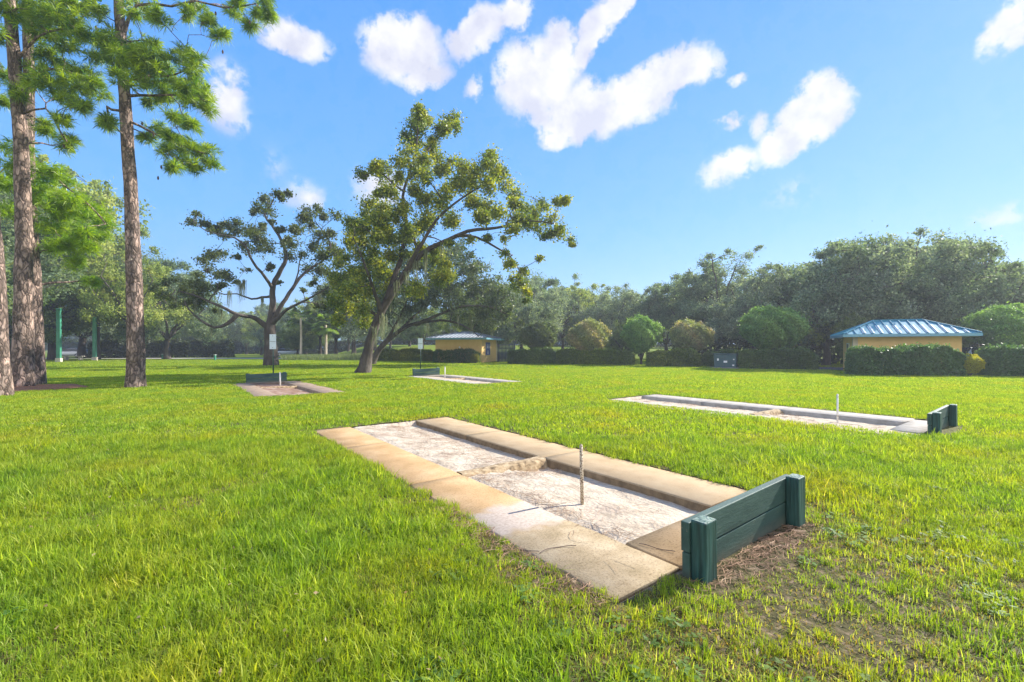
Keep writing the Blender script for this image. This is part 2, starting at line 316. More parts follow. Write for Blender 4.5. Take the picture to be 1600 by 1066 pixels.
def sand_mat():
    m = M['sand_plain']; nt = m.node_tree; N = nt.nodes; L = nt.links; P = N['Principled BSDF']; lk = P.inputs['Base Color'].links[0]; src = lk.from_socket; L.remove(lk)
    tc = N.new('ShaderNodeTexCoord')
    def nz(s_, d): n = N.new('ShaderNodeTexNoise'); n.inputs['Scale'].default_value = s_; n.inputs['Detail'].default_value = d; n.inputs['Roughness'].default_value = .7; L.new(tc.outputs['Object'], n.inputs['Vector']); return n.outputs['Fac']
    a = ramp(N, [(.53, (0, 0, 0)), (.62, (.45, .45, .45)), (.72, (.75, .75, .75))]); L.new(nz(1.6, 12), a.inputs[0])
    d = ramp(N, [(.3, (.16, .09, .06)), (.6, (.34, .23, .17))]); L.new(nz(30, 8), d.inputs[0])
    x = N.new('ShaderNodeMix'); x.data_type = 'RGBA'; L.new(a.outputs[0], x.inputs[0]); L.new(src, x.inputs[6]); L.new(d.outputs[0], x.inputs[7])
    k = ramp(N, [(.30, (.35, .28, .22)), (.36, (1, 1, 1))]); L.new(nz(26, 5), k.inputs[0])
    y = N.new('ShaderNodeMix'); y.data_type = 'RGBA'; y.blend_type = 'MULTIPLY'; y.inputs[0].default_value = .8; L.new(x.outputs[2], y.inputs[6]); L.new(k.outputs[0], y.inputs[7]); L.new(y.outputs[2], P.inputs['Base Color']); return m
M['sand'] = sand_mat()
M['red_sand'] = mat_noise('needle_covered_sand', [(.3, (0.161, 0.081, 0.050)), (.48, (0.260, 0.167, 0.124)), (.64, (0.341, 0.267, 0.223))], 3, 12, .97, .6, 30, spec=.1)
def board_mat():
    m, nt, N, L, P = new_mat('worn_green_paint')
    tc = N.new('ShaderNodeTexCoord'); mp = N.new('ShaderNodeMapping'); mp.inputs['Scale'].default_value = (.25, 1, 1.4); L.new(tc.outputs['Object'], mp.inputs[0])
    def nz(s_, d, v): n = N.new('ShaderNodeTexNoise'); n.inputs['Scale'].default_value = s_; n.inputs['Detail'].default_value = d; n.inputs['Roughness'].default_value = .65; L.new(v, n.inputs['Vector']); return n.outputs['Fac']
    def mx(f, a, b, bt='MIX'):
        n = N.new('ShaderNodeMix'); n.data_type = 'RGBA'; n.blend_type = bt; L.new(f, n.inputs[0]); L.new(a, n.inputs[6])
        if isinstance(b, tuple): n.inputs[7].default_value = (*b, 1)
        else: L.new(b, n.inputs[7])
        return n.outputs[2]
    r = ramp(N, [(.3, (.018, .050, .042)), (.5, (.030, .075, .062)), (.72, (.055, .11, .09))]); L.new(nz(9, 10, mp.outputs[0]), r.inputs[0])
    ch = ramp(N, [(.66, (0, 0, 0)), (.70, (1, 1, 1))]); L.new(nz(38, 6, mp.outputs[0]), ch.inputs[0]); c = mx(ch.outputs[0], r.outputs[0], (.14, .15, .11))
    sp = N.new('ShaderNodeSeparateXYZ'); L.new(tc.outputs['Object'], sp.inputs[0]); ma = N.new('ShaderNodeMath'); ma.operation = 'MULTIPLY_ADD'; ma.use_clamp = True; L.new(sp.outputs[2], ma.inputs[0]); ma.inputs[1].default_value = -9; ma.inputs[2].default_value = .75
    mb = N.new('ShaderNodeMath'); mb.operation = 'MULTIPLY'; L.new(ma.outputs[0], mb.inputs[0]); L.new(nz(16, 8, tc.outputs['Object']), mb.inputs[1]); c = mx(mb.outputs[0], c, (.16, .12, .075))
    L.new(c, P.inputs['Base Color']); P.inputs['Roughness'].default_value = .65
    b = N.new('ShaderNodeBump'); b.inputs['Strength'].default_value = .6; b.inputs['Distance'].default_value = .006; L.new(nz(60, 6, mp.outputs[0]), b.inputs['Height']); L.new(b.outputs[0], P.inputs['Normal'])
    return m
M['green'] = board_mat()
def post_mat():
    m, nt, N, L, P = new_mat('chipped_green_paint')
    tc = N.new('ShaderNodeTexCoord'); mp = N.new('ShaderNodeMapping'); mp.inputs['Scale'].default_value = (1, 1, .08); L.new(tc.outputs['Object'], mp.inputs[0])
    n = N.new('ShaderNodeTexNoise'); n.inputs['Scale'].default_value = 45; n.inputs['Detail'].default_value = 8; L.new(mp.outputs[0], n.inputs['Vector'])
    r = ramp(N, [(.3, (.006, .03, .026)), (.5, (.014, .06, .052)), (.66, (.03, .10, .088)), (.8, (.14, .2, .17))]); L.new(n.outputs['Fac'], r.inputs[0])
    L.new(r.outputs[0], P.inputs['Base Color']); P.inputs['Roughness'].default_value = .55
    b = N.new('ShaderNodeBump'); b.inputs['Strength'].default_value = .9; b.inputs['Distance'].default_value = .012; L.new(n.outputs['Fac'], b.inputs['Height']); L.new(b.outputs[0], P.inputs['Normal'])
    return m
M['post'] = post_mat()
M['endgrain'] = mat_noise('weathered_end_grain', [(.3, (.03, .08, .07)), (.5, (.16, .24, .20)), (.7, (.34, .38, .32))], 30, 10, .8, 1, 60, bdist=.02)
def stake_mat():
    m, nt, N, L, P = new_mat('rusty_white_paint')
    tc = N.new('ShaderNodeTexCoord'); n = N.new('ShaderNodeTexNoise'); n.inputs['Scale'].default_value = 75; n.inputs['Detail'].default_value = 8; L.new(tc.outputs['Object'], n.inputs['Vector'])
    r = ramp(N, [(.40, (.07, .035, .02)), (.455, (.22, .13, .07)), (.5, (.48, .40, .27)), (.7, (.56, .49, .36))]); L.new(n.outputs['Fac'], r.inputs[0])
    L.new(r.outputs[0], P.inputs['Base Color']); P.inputs['Roughness'].default_value = .7
    return m
M['stake'] = stake_mat()
M['white_stake'] = mat_noise('white_stake_paint', [(.35, (.4, .34, .26)), (.5, (.72, .70, .66))], 14, 6, .6)
M['asphalt'] = mat_noise('asphalt', [(.3, (.05, .05, .055)), (.7, (.10, .10, .105))], 20, 8, .9, .3, 80)
M['pale_road'] = mat_noise('worn_road', [(.3, (.30, .29, .28)), (.7, (.45, .43, .41))], 2, 8, .9)
M['path'] = mat_noise('concrete_path', [(.3, (.42, .38, .31)), (.7, (.6, .55, .46))], 3, 8, .9)
M['mulch'] = mat_noise('pine_straw', [(.3, (.12, .045, .022)), (.5, (.26, .11, .05)), (.7, (.42, .22, .11))], 22, 10, .95, 1, 40, bdist=.05)
M['stucco'] = mat_noise('yellow_stucco', [(.3, (.72, .47, .16)), (.7, (.80, .55, .21))], 3, 8, .9, .3, 60, bdist=.01)
M['trimwall'] = mat_noise('buff_stucco', [(.3, (.50, .42, .30)), (.7, (.60, .52, .40))], 3, 8, .9)
M['blue_roof'] = mat_noise('blue_metal_roof', [(.3, (.025, .18, .27)), (.7, (.04, .23, .32))], 2, 5, .65, spec=.2)
M['grey_roof'] = mat_noise('grey_metal_roof', [(.3, (0.140, 0.170, 0.200)), (.7, (0.210, 0.235, 0.260))], 2, 5, .3, metallic=.1)
M['fascia'] = mat_noise('blue_fascia', [(.3, (.12, .30, .40)), (.7, (.17, .37, .47))], 2, 4, .4)
M['dark'] = mat_noise('dark_opening', [(.3, (.012, .014, .02)), (.7, (.025, .03, .04))], 3, 3, .3)
M['frame'] = mat_noise('pale_frame', [(.3, (.55, .55, .52)), (.7, (.65, .65, .62))], 3, 3, .5)
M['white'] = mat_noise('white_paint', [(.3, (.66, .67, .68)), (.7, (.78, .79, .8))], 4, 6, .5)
M['signface'] = mat_noise('pale_sign_face', [(.3, (.52, .62, .68)), (.7, (.62, .72, .78))], 8, 6, .45)
M['pole'] = mat_noise('dark_green_pole', [(.3, (.02, .05, .035)), (.7, (.04, .085, .06))], 6, 5, .45)
M['teal'] = mat_noise('green_column_paint', [(.3, (.03, .19, .12)), (.7, (.05, .27, .17))], 2, 5, .45)
M['navy'] = mat_noise('navy_screen', [(.3, (.012, .02, .06)), (.7, (.022, .035, .09))], 3, 5, .6)
M['poster'] = mat_noise('blue_poster', [(.3, (.02, .05, .22)), (.7, (.03, .07, .30))], 3, 3, .5)
M['box'] = mat_noise('utility_green', [(.3, (.016, .055, .07)), (.7, (.026, .08, .10))], 4, 6, .45)
M['glass'] = mat_noise('car_glass', [(.3, (.012, .016, .02)), (.7, (.02, .025, .03))], 2, 2, .06, spec=.8)
M['tyre'] = mat_noise('tyre_rubber', [(.3, (.02, .02, .02)), (.7, (.035, .035, .035))], 5, 3, .8)
M['rim'] = mat_noise('alloy', [(.3, (.4, .4, .42)), (.7, (.5, .5, .52))], 5, 3, .3, metallic=.8)
M['lamp'] = mat_noise('lamp_glass', [(.3, (.45, .45, .46)), (.7, (.6, .6, .6))], 5, 3, .15)
M['tail'] = mat_noise('red_lamp_glass', [(.3, (.3, .01, .01)), (.7, (.4, .02, .02))], 5, 3, .15)
for k, c in (('car_silver', (.30, .36, .42)), ('car_blue', (.02, .05, .13)), ('car_white', (.7, .7, .7))):
    M[k] = mat_noise(k+'_paint', [(.3, tuple(a*.92 for a in c)), (.7, c)], 1, 2, .22, metallic=.3)
M['straw'] = mat_noise('dry_needles', [(.3, (.16, .085, .045)), (.55, (.28, .17, .1)), (.75, (.42, .30, .2))], 9, 4, .9)
M['twig'] = mat_noise('dead_twig', [(.3, (.09, .06, .045)), (.7, (.17, .12, .09))], 9, 4, .9)
M['cone'] = mat_noise('pine_cone', [(.3, (.07, .045, .03)), (.7, (.16, .11, .08))], 20, 4, .9)

# ------------------------------------------------------------------ ground: one sheet with the four pits cut out
def build_ground():
    def breaks(lo, hi, near_lo, near_hi, step, extra):
        b = list(np.arange(near_lo, near_hi, step)); b = [x for x in b if all(abs(x-e) > .25 for e in extra)]+list(extra)
        f = [lo+(near_lo-lo)*t for t in (0, .35, .6, .75, .85, .92, .97)]; g = [near_hi+(hi-near_hi)*t for t in (.03, .08, .15, .25, .4, .65, 1)]
        return np.array(sorted(f+b+g))
    rects = []
    for (o, s) in PITS:
        ou, ov = o@U, o@V
        rects.append((min(ou+s*PU0, ou+s*PU1), max(ou+s*PU0, ou+s*PU1), ov+PV0, ov+PV1))
    ub = breaks(-900, 1500, -12, 130, 2.0, sorted({round(float(r[k]), 4) for r in rects for k in (0, 1)}))
    vb = breaks(-1200, 1200, -90, 110, 2.0, sorted({round(float(r[k]), 4) for r in rects for k in (2, 3)}))
    UU, VV = np.meshgrid(ub, vb, indexing='ij'); X = UU*U[0]+VV*V[0]; Y = UU*U[1]+VV*V[1]; Z = gz(X, Y)
    vs = np.stack([X, Y, Z], -1).reshape(-1, 3); nv = len(vb); fs = []
    for i in range(len(ub)-1):
        uc = (ub[i]+ub[i+1])/2
        for j in range(nv-1):
            vc = (vb[j]+vb[j+1])/2
            if any(r[0] < uc < r[1] and r[2] < vc < r[3] for r in rects): continue
            fs.append((i*nv+j, i*nv+j+1, (i+1)*nv+j+1, (i+1)*nv+j))
    o = mesh_np('ground', vs, np.array(fs), M['ground'], smooth=True); tag(o, kind='structure')
build_ground()
def sheet(name, pts, z, mat, kind='structure', label=None):
    n = len(pts); vs = [(p[0], p[1], float(gz(p[0], p[1]))+z) for p in pts]
    me = bpy.data.meshes.new(name); me.from_pydata(vs, [], [tuple(range(n))]); me.materials.append(mat)
    o = bpy.data.objects.new(name, me); COL.objects.link(o); tag(o, kind=kind, label=label); return o
def strip(name, a, b, w, z, mat):
    """road strip subdivided so that it follows the ground"""
    a = np.array(a, float); b = np.array(b, float); d = b-a; L_ = np.linalg.norm(d); d /= L_; n = np.array([-d[1], d[0]])
    k = max(2, int(L_/2)); vs = []; fs = []
    for i in range(k+1):
        p = a+d*L_*i/k
        for s in (-1, -.33, .33, 1):
            q = p+n*w/2*s; vs.append((q[0], q[1], float(gz(q[0], q[1]))+z))
    for i in range(k):
        for j in range(3): fs.append((i*4+j, i*4+j+1, i*4+5+j, i*4+4+j))
    o = mesh_np(name, np.array(vs), np.array(fs), mat); tag(o, kind='structure')
    return o

# ------------------------------------------------------------------ horseshoe pits
def build_pit(i, names):
    (o2, sgn) = PITS[i]; rng = random.Random(11+i); nr = np.random.default_rng(5+i)
    slabm = [M['slab'], M['grey_slab'], M['pink_slab'], M['grey_slab']][i]; sandm = [M['sand'], M['sand'], M['red_sand'], M['sand']][i]
    root = empty('horseshoe_pit', names, 'horseshoe pit', (o2[0], o2[1], 0), ROTZ, 'horseshoe pits on the lawn')
    def slab(v0, v1, u0, u1, jag=None):
        """slab with slightly wobbling edges, local x=v, y=u*sgn"""
        n = max(3, int((u1-u0)/.12)); us = np.linspace(u0, u1, n)
        vs = []; fs = []
        for k, u in enumerate(us):
            w0 = v0+(jag or 0)*rng.uniform(-1, 1); w1 = v1+.006*rng.uniform(-1, 1)
            for (x, z) in ((w0, -.18), (w0, -.008), (w0+.012, 0), (w1-.012, 0), (w1, -.012), (w1+rng.uniform(-.008, .008), -.18)):
                vs.append((x, sgn*u, z))
        for k in range(n-1):
            for j in range(5): fs.append((k*6+j, k*6+j+1, k*6+7+j, k*6+6+j))
        fs = np.array(fs); fs = fs if sgn < 0 else fs[:, ::-1]
        caps = [np.array([[0, 1, 2, 3, 4, 5]]), np.array([[(n-1)*6+q for q in (5, 4, 3, 2, 1, 0)]])]
        return mesh_np('concrete_slab', np.array(vs), [fs]+caps, slabm, root)
    g = .006
    if i in (0, 2, 3):
        nb = [(-1.3, 1.375), (1.375, 3.55), (3.55, 5.22)] if i == 0 else [(-1.3, 1.4), (1.4, 4.9)]
        for (a, b) in nb: slab(-1.10, -.47, a+g, b-g, .012)
    else: slab(-.80, -.47, 1.6, 4.9, .03)
    for (a, b) in [(-.84, 1.40), (1.40, 3.3), (3.3, 5.18)]: slab(.77, 1.475, a+g, b-g, 0.004)
    # closing strip in front of the board
    slab(-.46, 1.30, -1.3, -.86)
    # broken curb across
    nu = 22; vs = []; fs = []; prof = [(-.12, -.14), (-.105, -.05), (-.07, -.008), (-.03, .0), (.03, .002), (.075, .0), (.09, -.04), (.10, -.14)]
    for k in range(nu+1):
        v = -.465+1.23*k/nu; h = .012*math.sin(v*9)
        for (du, z) in prof:
            vs.append((v, sgn*(1.43+du*(1 if du > -.05 else .8+.45*rng.random())), z+h*.3+(rng.uniform(-.02, .006) if du < -.05 else rng.uniform(-.003, .002))))
    m = len(prof)
    for k in range(nu):
        for j in range(m-1): fs.append((k*m+j, k*m+j+1, (k+1)*m+j+1, (k+1)*m+j))
    mesh_np('curb', np.array(vs), np.array(fs), M['curb'], root)
    # sand bed: deep beside the far slab, level with the near slab
    nx, ny = 56, 140; xs = np.linspace(PV0-.36, PV1+.36, nx); us = np.linspace(PU0-.36, PU1+.36, ny)
    X, Y = np.meshgrid(xs, us, indexing='ij')
    rough = nr.normal(0, 1, (nx//4+2, ny//4+2)); gx = np.linspace(0, nx//4, nx); gy = np.linspace(0, ny//4, ny)
    ix = gx.astype(int); iy = gy.astype(int); fx = (gx-ix)[:, None]; fy = (gy-iy)[None]
    rs = (rough[ix][:, iy]*(1-fx)*(1-fy)+rough[ix+1][:, iy]*fx*(1-fy)+rough[ix][:, iy+1]*(1-fx)*fy+rough[ix+1][:, iy+1]*fx*fy)
    base = -.012-.02*sstep(-.45, .1, X)-.055*sstep(.05, .62, X)
    base -= .03*np.exp(-((Y-1.27)/.09)**2)*(X > -.45)
    if i == 1: base = -.006-.08*sstep(-.3, .5, X)
    base -= .02*np.exp(-((X-.0)**2+(Y-.05)**2)/.12)
    base = np.where(Y < -.9, np.minimum(base, -.02), base)
    base = np.where((X > PV1-.06) | (X < PV0+.04) | (Y > PU1-.06), -.004+.0*base, base)
    Z = np.minimum(base+.007*rs+nr.normal(0, .0015, X.shape), -.004)
    Z = np.where((X > PV1-.02) | (X < PV0+.02) | (Y > PU1-.02) | (Y < PU0+.02), -.022, Z)
    if i == 0: Z = np.where(X < -.43, np.minimum(Z, -.03), Z)
    vs = np.stack([X, Y*sgn, Z], -1).reshape(-1, 3)
    idx = np.arange(nx*ny).reshape(nx, ny); f = np.stack([idx[:-1, :-1], idx[1:, :-1], idx[1:, 1:], idx[:-1, 1:]], -1).reshape(-1, 4)
    if sgn < 0: f = f[:, ::-1]
    mesh_np('sand_bed', vs, f, sandm, root, smooth=True)
    return root
PIT_LABELS = ['nearest horseshoe pit, tan concrete walkways either side of pale sand', 'grey concrete horseshoe pit with white stake on the right side of the lawn',
              'far left pit strewn with reddish needles below the small sign by the dark oak', 'far middle pit of pale concrete in front of the yellow hut under the oak']
for i in range(4): build_pit(i, PIT_LABELS[i])

def build_backboard(i, label):
    o2, s = PITS[i]
    root = empty('backboard', label, 'backboard', (o2[0], o2[1], 0), ROTZ, 'green timber backboards behind the pits')
    MB().box(-.565, .965, *sorted((s*-1.365, s*-1.42)), .168, .352).build('plank', M['green'], root, .006)
    MB().box(-.56, .96, *sorted((s*-1.368, s*-1.418)), -.02, .160).build('plank', M['green'], root, .006)
    root.rotation_euler.y = -.018
    for v0 in (-.55, .82):
        a = MB().box(v0, v0+.13, *sorted((s*-1.422, s*-1.52)), -.05, .372); a.build('post', M['post'], root, .008)
    for ch in [c for c in root.children if c.name.startswith('post')]:
        bb = ch.data.vertices; x0 = min(v.co.x for v in bb); y0 = min(v.co.y for v in bb)
        mb = MB(); rr = random.Random(4); n = 7; vs = []
        for a in range(n+1):
            for b in range(n+1):
                e = (a in (0, n) or b in (0, n))
                vs.append((x0+.006+.118*a/n, y0+.006+.086*b/n, .3722 if e else .375+rr.uniform(0, .005)))
        mb.add(vs, [(a*(n+1)+b, (a+1)*(n+1)+b, (a+1)*(n+1)+b+1, a*(n+1)+b+1) for a in range(n) for b in range(n)]); mb.build('post_top', M['endgrain'], ch)
    return root
BL = ['dark green timber backboard with chipped posts at the end of the nearest pit', 'small dark green backboard at the right end of the right hand pit',
      'dark green backboard behind the far left pit, seen square on', 'grey green backboard at the left end of the far middle pit']
for i in range(4): build_backboard(i, BL[i])

def build_stake(i, label, r, h, mat, off=(0, 0), lean=(0, 0)):
    o2, s = PITS[i]
    o = MB().cyl((0, 0, -.15), (lean[0], lean[1], h), r, r*.92, 14).cyl((lean[0], lean[1], h), (lean[0]*1.01, lean[1]*1.01, h+.006), r*.92, r*.5, 14).build('stake', mat, None, 0, True)
    for p in o.data.polygons: p.use_smooth = len(p.vertices) == 4
    o.location = (o2[0]+off[0], o2[1]+off[1], 0); tag(o, label, 'stake', 'pitching stakes standing in the sand'); return o
build_stake(0, 'rusty speckled steel stake standing in the nearest sand pit', .0165, .50, M['stake'], (0, 0), (-.012, 0))
build_stake(1, 'white stake standing in the right hand pit', .017, .52, M['white_stake'], (-.1, -.08))
build_stake(2, 'pale stake in front of the far left backboard', .03, .48, M['white_stake'], (.55, -.1))
build_stake(3, 'yellowish stake beside the right end of the far middle backboard', .025, .50, M['white_stake'], (.45, .0))

# ------------------------------------------------------------------ fallen needles and debris
def build_debris():
    nr = np.random.default_rng(3); V_ = []; F_ = []
    def needle(x, y, z, a, L_, w, curl):
        n = len(V_); k = 5
        for t in range(k):
            s = (t/(k-1)-.5)*L_; aa = a+curl*(t/(k-1)-.5)
            cx = x+s*math.cos(a)-.5*curl*s*s/L_*math.sin(a)*2; cy = y+s*math.sin(a)+.5*curl*s*s/L_*math.cos(a)*2
            nx, ny = -math.sin(aa)*w/2, math.cos(aa)*w/2
            V_.append((cx+nx, cy+ny, z)); V_.append((cx-nx, cy-ny, z+w*.5))
        for t in range(k-1): F_.append((n+2*t, n+2*t+1, n+2*t+3, n+2*t+2))
    for i, cnt in ((0, 1600), (1, 150), (2, 260), (3, 60)):
        o, s = PITS[i]
        for q in range(cnt):
            mode = nr.random()
            if mode < .45: v = nr.normal(.35, .3); u = nr.uniform(1.5, 5.1)
            elif mode < .62: v = nr.normal(-.36, .07); u = nr.uniform(-.85, 1.3)
            elif mode < .78: v = nr.uniform(-.4, .7); u = nr.normal(1.15, .14)
            elif mode < .785: v = nr.uniform(-1.05, -.4); u = nr.uniform(-1.25, -.1)
            else: v = nr.uniform(-.4, .75); u = nr.uniform(-.85, 5)
            if not (-1.1 < v < .76 and -1.3 < u < 5.1): continue
            top = .004 if v < -.47 or u < -.86 else -.012-.02*float(sstep(-.45, .1, v))-.055*float(sstep(.05, .62, v))+.008
            if i == 0 and 1.25 < u < 1.6 and v > -.46: continue
            p = o+s*u*U+v*V
            needle(p[0], p[1], top+nr.uniform(0, .01), nr.uniform(0, 6.28), nr.uniform(.08, .22), nr.uniform(.0012, .003) if i == 0 else .008, nr.normal(0, .8))
    for q in range(900):
        v = nr.normal(.3, .5); u = -1.45-abs(nr.normal(0, .15)); p = PITS[0][0]+u*U+v*V
        needle(p[0], p[1], nr.uniform(.004, .018), nr.uniform(0, 6.28), nr.uniform(.04, .14), nr.uniform(.0015, .004), nr.normal(0, .8))
    for q in range(700):
        v = -1.13-abs(nr.normal(0, .13)); u = nr.uniform(-1.3, .6); p = PITS[0][0]+u*U+v*V
        needle(p[0], p[1], nr.uniform(.004, .03), nr.uniform(0, 6.28), nr.uniform(.04, .14), nr.uniform(.0015, .004), nr.normal(0, .8))
    mesh_np('fallen_needles', np.array(V_), np.array(F_), M['straw']).__setitem__('kind', 'stuff')
    # dry leaves blown over the lawn
    n = 1000; d = 1.8+16*nr.random(n)**1.1; x = nr.uniform(-1.2, 1.2, n)*d; c = np.stack([x, d, np.full(n, .045)+nr.uniform(-.02, .02, n)], 1)
    for i in range(4):
        q = c[:, :2]-PITS[i][0]; uu = (q@U)*PITS[i][1]; vv = q@V; c = c[~((uu > -1.7) & (uu < PU1+.1) & (vv > PV0-.1) & (vv < PV1+.1))]
    n = len(c)
    k = nr.random((n, 1)); col = np.array([(.30, .19, .10)])*(1-k)+np.array([(.46, .40, .27)])*k
    v, f, cc = leaf_quads(nr, c, .030, .015, col); v[:, 2] = np.where(v[:, 2] < .01, .01, v[:, 2]); o = mesh_np('fallen_leaves', v, f, M['moss'], None, cc); tag(o, kind='stuff')
    # curved twigs that read on their own
    for (px, py, a, L_, c, lab) in [(862, 787, .15, .36, .9, 'thin bent twig at the foot of the rusty stake'), (768, 822, .3, .24, 3.4, 'curled vine loop on the sandy edge of the near walkway'),
                               (880, 862, .25, .34, -1.3, 'long dead twig lying on the grey part of the near walkway'), (820, 858, -.4, .3, .6, 'short dead twig beside the turf edge of the near walkway'),
                               (1030, 858, -.55, .28, .2, 'straight dead twig along the joint beside the big backboard')]:
        mb = MB(); p = gp(px, py); k = 9; pts = []; x, y, aa = -L_/2*math.cos(a), -L_/2*math.sin(a), a-c/2
        for t in range(k):
            pts.append((x, y, .008+.004*math.sin(t))); x += math.cos(aa)*L_/k; y += math.sin(aa)*L_/k; aa += c/k
        for t in range(k-1): mb.cyl(pts[t], pts[t+1], .0028, .0024, 5)
        o = mb.build('twig', M['twig']); o.location = (p[0], p[1], 0); tag(o, lab, 'twig', 'dead twigs lying on the near pit')

# ------------------------------------------------------------------ grass
def srgb_mix(c0, c1, t): return np.array(c0)*(1-t)+np.array(c1)*t
G0, G1, G2 = (.155, .255, .022), (.33, .395, .035), (.44, .46, .13)
def tuft(name, rng, n, rad, h0, h1, w, segs, col_mode=0, lean=.5, flat=0):
    V_ = []; F_ = []; C_ = []
    for b in range(n):
        a = rng.random()*6.283; r = rad*math.sqrt(rng.random()); x, y = r*math.cos(a), r*math.sin(a)
        la = rng.random()*6.283; ln = rng.random()*lean+.08; h = h0+(h1-h0)*rng.random()**1.3
        if rng.random() < flat: ln += 1.2; h *= .8
        fa = la+math.pi/2+rng.uniform(-.9, .9); ww = w*(.6+.8*rng.random()); n0 = len(V_)
        t = rng.random()
        if col_mode == 0: c = srgb_mix(G0, G1, t) if t < .93 else srgb_mix(G1, G2, rng.random())
        elif col_mode == 1: c = srgb_mix((.24, .17, .06), (.40, .33, .16), t) if t < .6 else srgb_mix(G0, G2, rng.random())
        elif col_mode == 2: c = srgb_mix((.055, .11, .03), (.09, .15, .05), t)
        c = c*(.8+.4*rng.random())
        for s in range(segs+1):
            q = s/segs; out = ln*h*q*q; z = h*q*(1-.28*min(ln, 1.4)*q); wd = ww*(1-q**1.6)*.5+.0004
            cx, cy = x+math.cos(la)*out, y+math.sin(la)*out
            V_ += [(cx+math.cos(fa)*wd, cy+math.sin(fa)*wd, z), (cx-math.cos(fa)*wd, cy-math.sin(fa)*wd, z)]; C_ += [c, c]
        for s in range(segs): F_.append((n0+2*s, n0+2*s+1, n0+2*s+3, n0+2*s+2))
    me_o = mesh_np(name, np.array(V_), np.array(F_), M['grass'], None, np.array(C_))
    COL.objects.unlink(me_o); return me_o
def clover(name, rng):
    """low leafy weed"""
    V_ = []; F_ = []; C_ = []
    for b in range(26):
        a = rng.random()*6.283; r = .08*math.sqrt(rng.random()); x, y, z = r*math.cos(a), r*math.sin(a), .012+.03*rng.random()
        L_, W_ = .02, .011; d = rng.random()*6.283; t = rng.uniform(-.4, .6); n0 = len(V_)
        dx, dy = math.cos(d), math.sin(d); c = srgb_mix((.11, .20, .04), (.18, .28, .07), rng.random())
        V_ += [(x-dx*L_, y-dy*L_, z-t*L_), (x-dy*W_, y+dx*W_, z), (x+dx*L_, y+dy*L_, z+t*L_), (x+dy*W_, y-dx*W_, z)]; C_ += [c]*4; F_.append((n0, n0+1, n0+2, n0+3))
    o = mesh_np(name, np.array(V_), np.array(F_), M['grass'], None, np.array(C_)); COL.objects.unlink(o); return o
def build_grass():
    rng = random.Random(8); T = []
    for k in range(5): T.append(tuft('tuft', rng, 34, .06, .03, .085, .0050, 3, 0, .7, .15))          # 0-4 near
    for k in range(3): T.append(tuft('tuft', rng, 26, .10, .025, .075, .011, 2, 0, .6))                # 5-7 mid
    for k in range(3): T.append(tuft('tuft', rng, 34, .24, .02, .065, .030, 1, 0, .6))                 # 8-10 far
    for k in range(2): T.append(tuft('tuft', rng, 22, .07, .012, .045, .0045, 3, 1, .9, .5))           # 11-12 dry
    T.append(clover('weed', rng)); T.append(clover('weed', rng))                                       # 13-14
    for k in range(2): T.append(tuft('tuft', rng, 12, .05, .07, .15, .0065, 4, 0, .9))                # 15-16 tall
    for k in range(2): T.append(tuft('tuft', rng, 30, .6, .02, .08, .07, 1, 0, .5))                    # 17-18 very far
    nr = np.random.default_rng(2); P_ = []
    def ring(d0, d1, sp, jit=.5, half=1.32):
        ys = np.arange(d0, d1, sp)
        out = []
        for y in ys:
            w = half*y+2.8; xs = np.arange(-w, w, sp); out.append(np.stack([xs, np.full_like(xs, y)], 1))
        p = np.concatenate(out); return p+nr.uniform(-jit, jit, p.shape)*sp
    sets = []
    for (d0, d1, sp, lo, hi, s0, s1) in [(.4, 3.6, .042, 0, 5, .8, 1.25), (3.6, 7.0, .062, 0, 5, 1.0, 1.35), (7.0, 15, .11, 5, 8, .85, 1.25), (15, 32, .21, 8, 11, .8, 1.25), (32, 58, .5, 17, 19, .7, 1.2)]:
        p = ring(d0, d1, sp); idx = nr.integers(lo, hi, len(p)); sc = nr.uniform(s0, s1, len(p)); sets.append((p, idx, sc, d0))
    p = np.concatenate([s[0] for s in sets]); idx = np.concatenate([s[1] for s in sets]); sc = np.concatenate([s[2] for s in sets])
    # smooth random fields
    def field(p, wl, seed):
        r = np.random.default_rng(seed); f = 0
        for k in range(5):
            a = r.uniform(0, 6.283); w = 2*math.pi/(wl*r.uniform(.6, 1.5)); f = f+np.sin(p[:, 0]*math.cos(a)*w+p[:, 1]*math.sin(a)*w+r.uniform(0, 6.28))
        return f/2.2
    keep = np.ones(len(p), bool)
    for i in range(4):
        q = p-PITS[i][0]; uu = (q@U)*PITS[i][1]; vv = q@V; w = .035*field(p, .35, 3)
        m = (0.05 if i == 0 else .02)
        ins = (uu > PU0-.02+w) & (uu < PU1+w) & (vv > PV0-.0+w) & (vv < PV1-.02+w)
        if i == 1: ins = (uu > PU0) & (uu < PU1) & (vv > -.78+w) & (vv < PV1)
        keep &= ~ins
        keep &= ~((uu > -1.66) & (uu < -1.30) & (vv > -.6) & (vv < 1.0))
        near_edge = (uu > PU0-.14) & (uu < PU1+.14) & (vv > PV0-.14) & (vv < PV1+.14) & ~ins
        sc = np.where(near_edge, sc*.75, sc)
    # worn ground behind the big board and along the near slab's lower corner
    q = p-PITS[0][0]; uu = q@U; vv = q@V; f1 = field(p, .5, 7); f2 = field(p, 1.6, 9); f3 = field(p, .25, 12)
    worn = np.exp(-(((uu+1.9)/.6)**2+((vv-.4)/1.2)**2))*.85+np.exp(-(((uu+.75)/.75)**2+((vv+1.28)/.2)**2))*1.0+np.exp(-(((p[:, 0]-1.9)/1.5)**2+((p[:, 1]-2.3)/.85)**2))*1.0
    worn = worn+.16*f1+.12*f3; rnd = nr.random(len(p)); near = p[:, 1] < 7
    bare = near & (worn > 1.0) & (rnd < .30+.3*np.clip(worn-.7, 0, 1)); keep &= ~bare
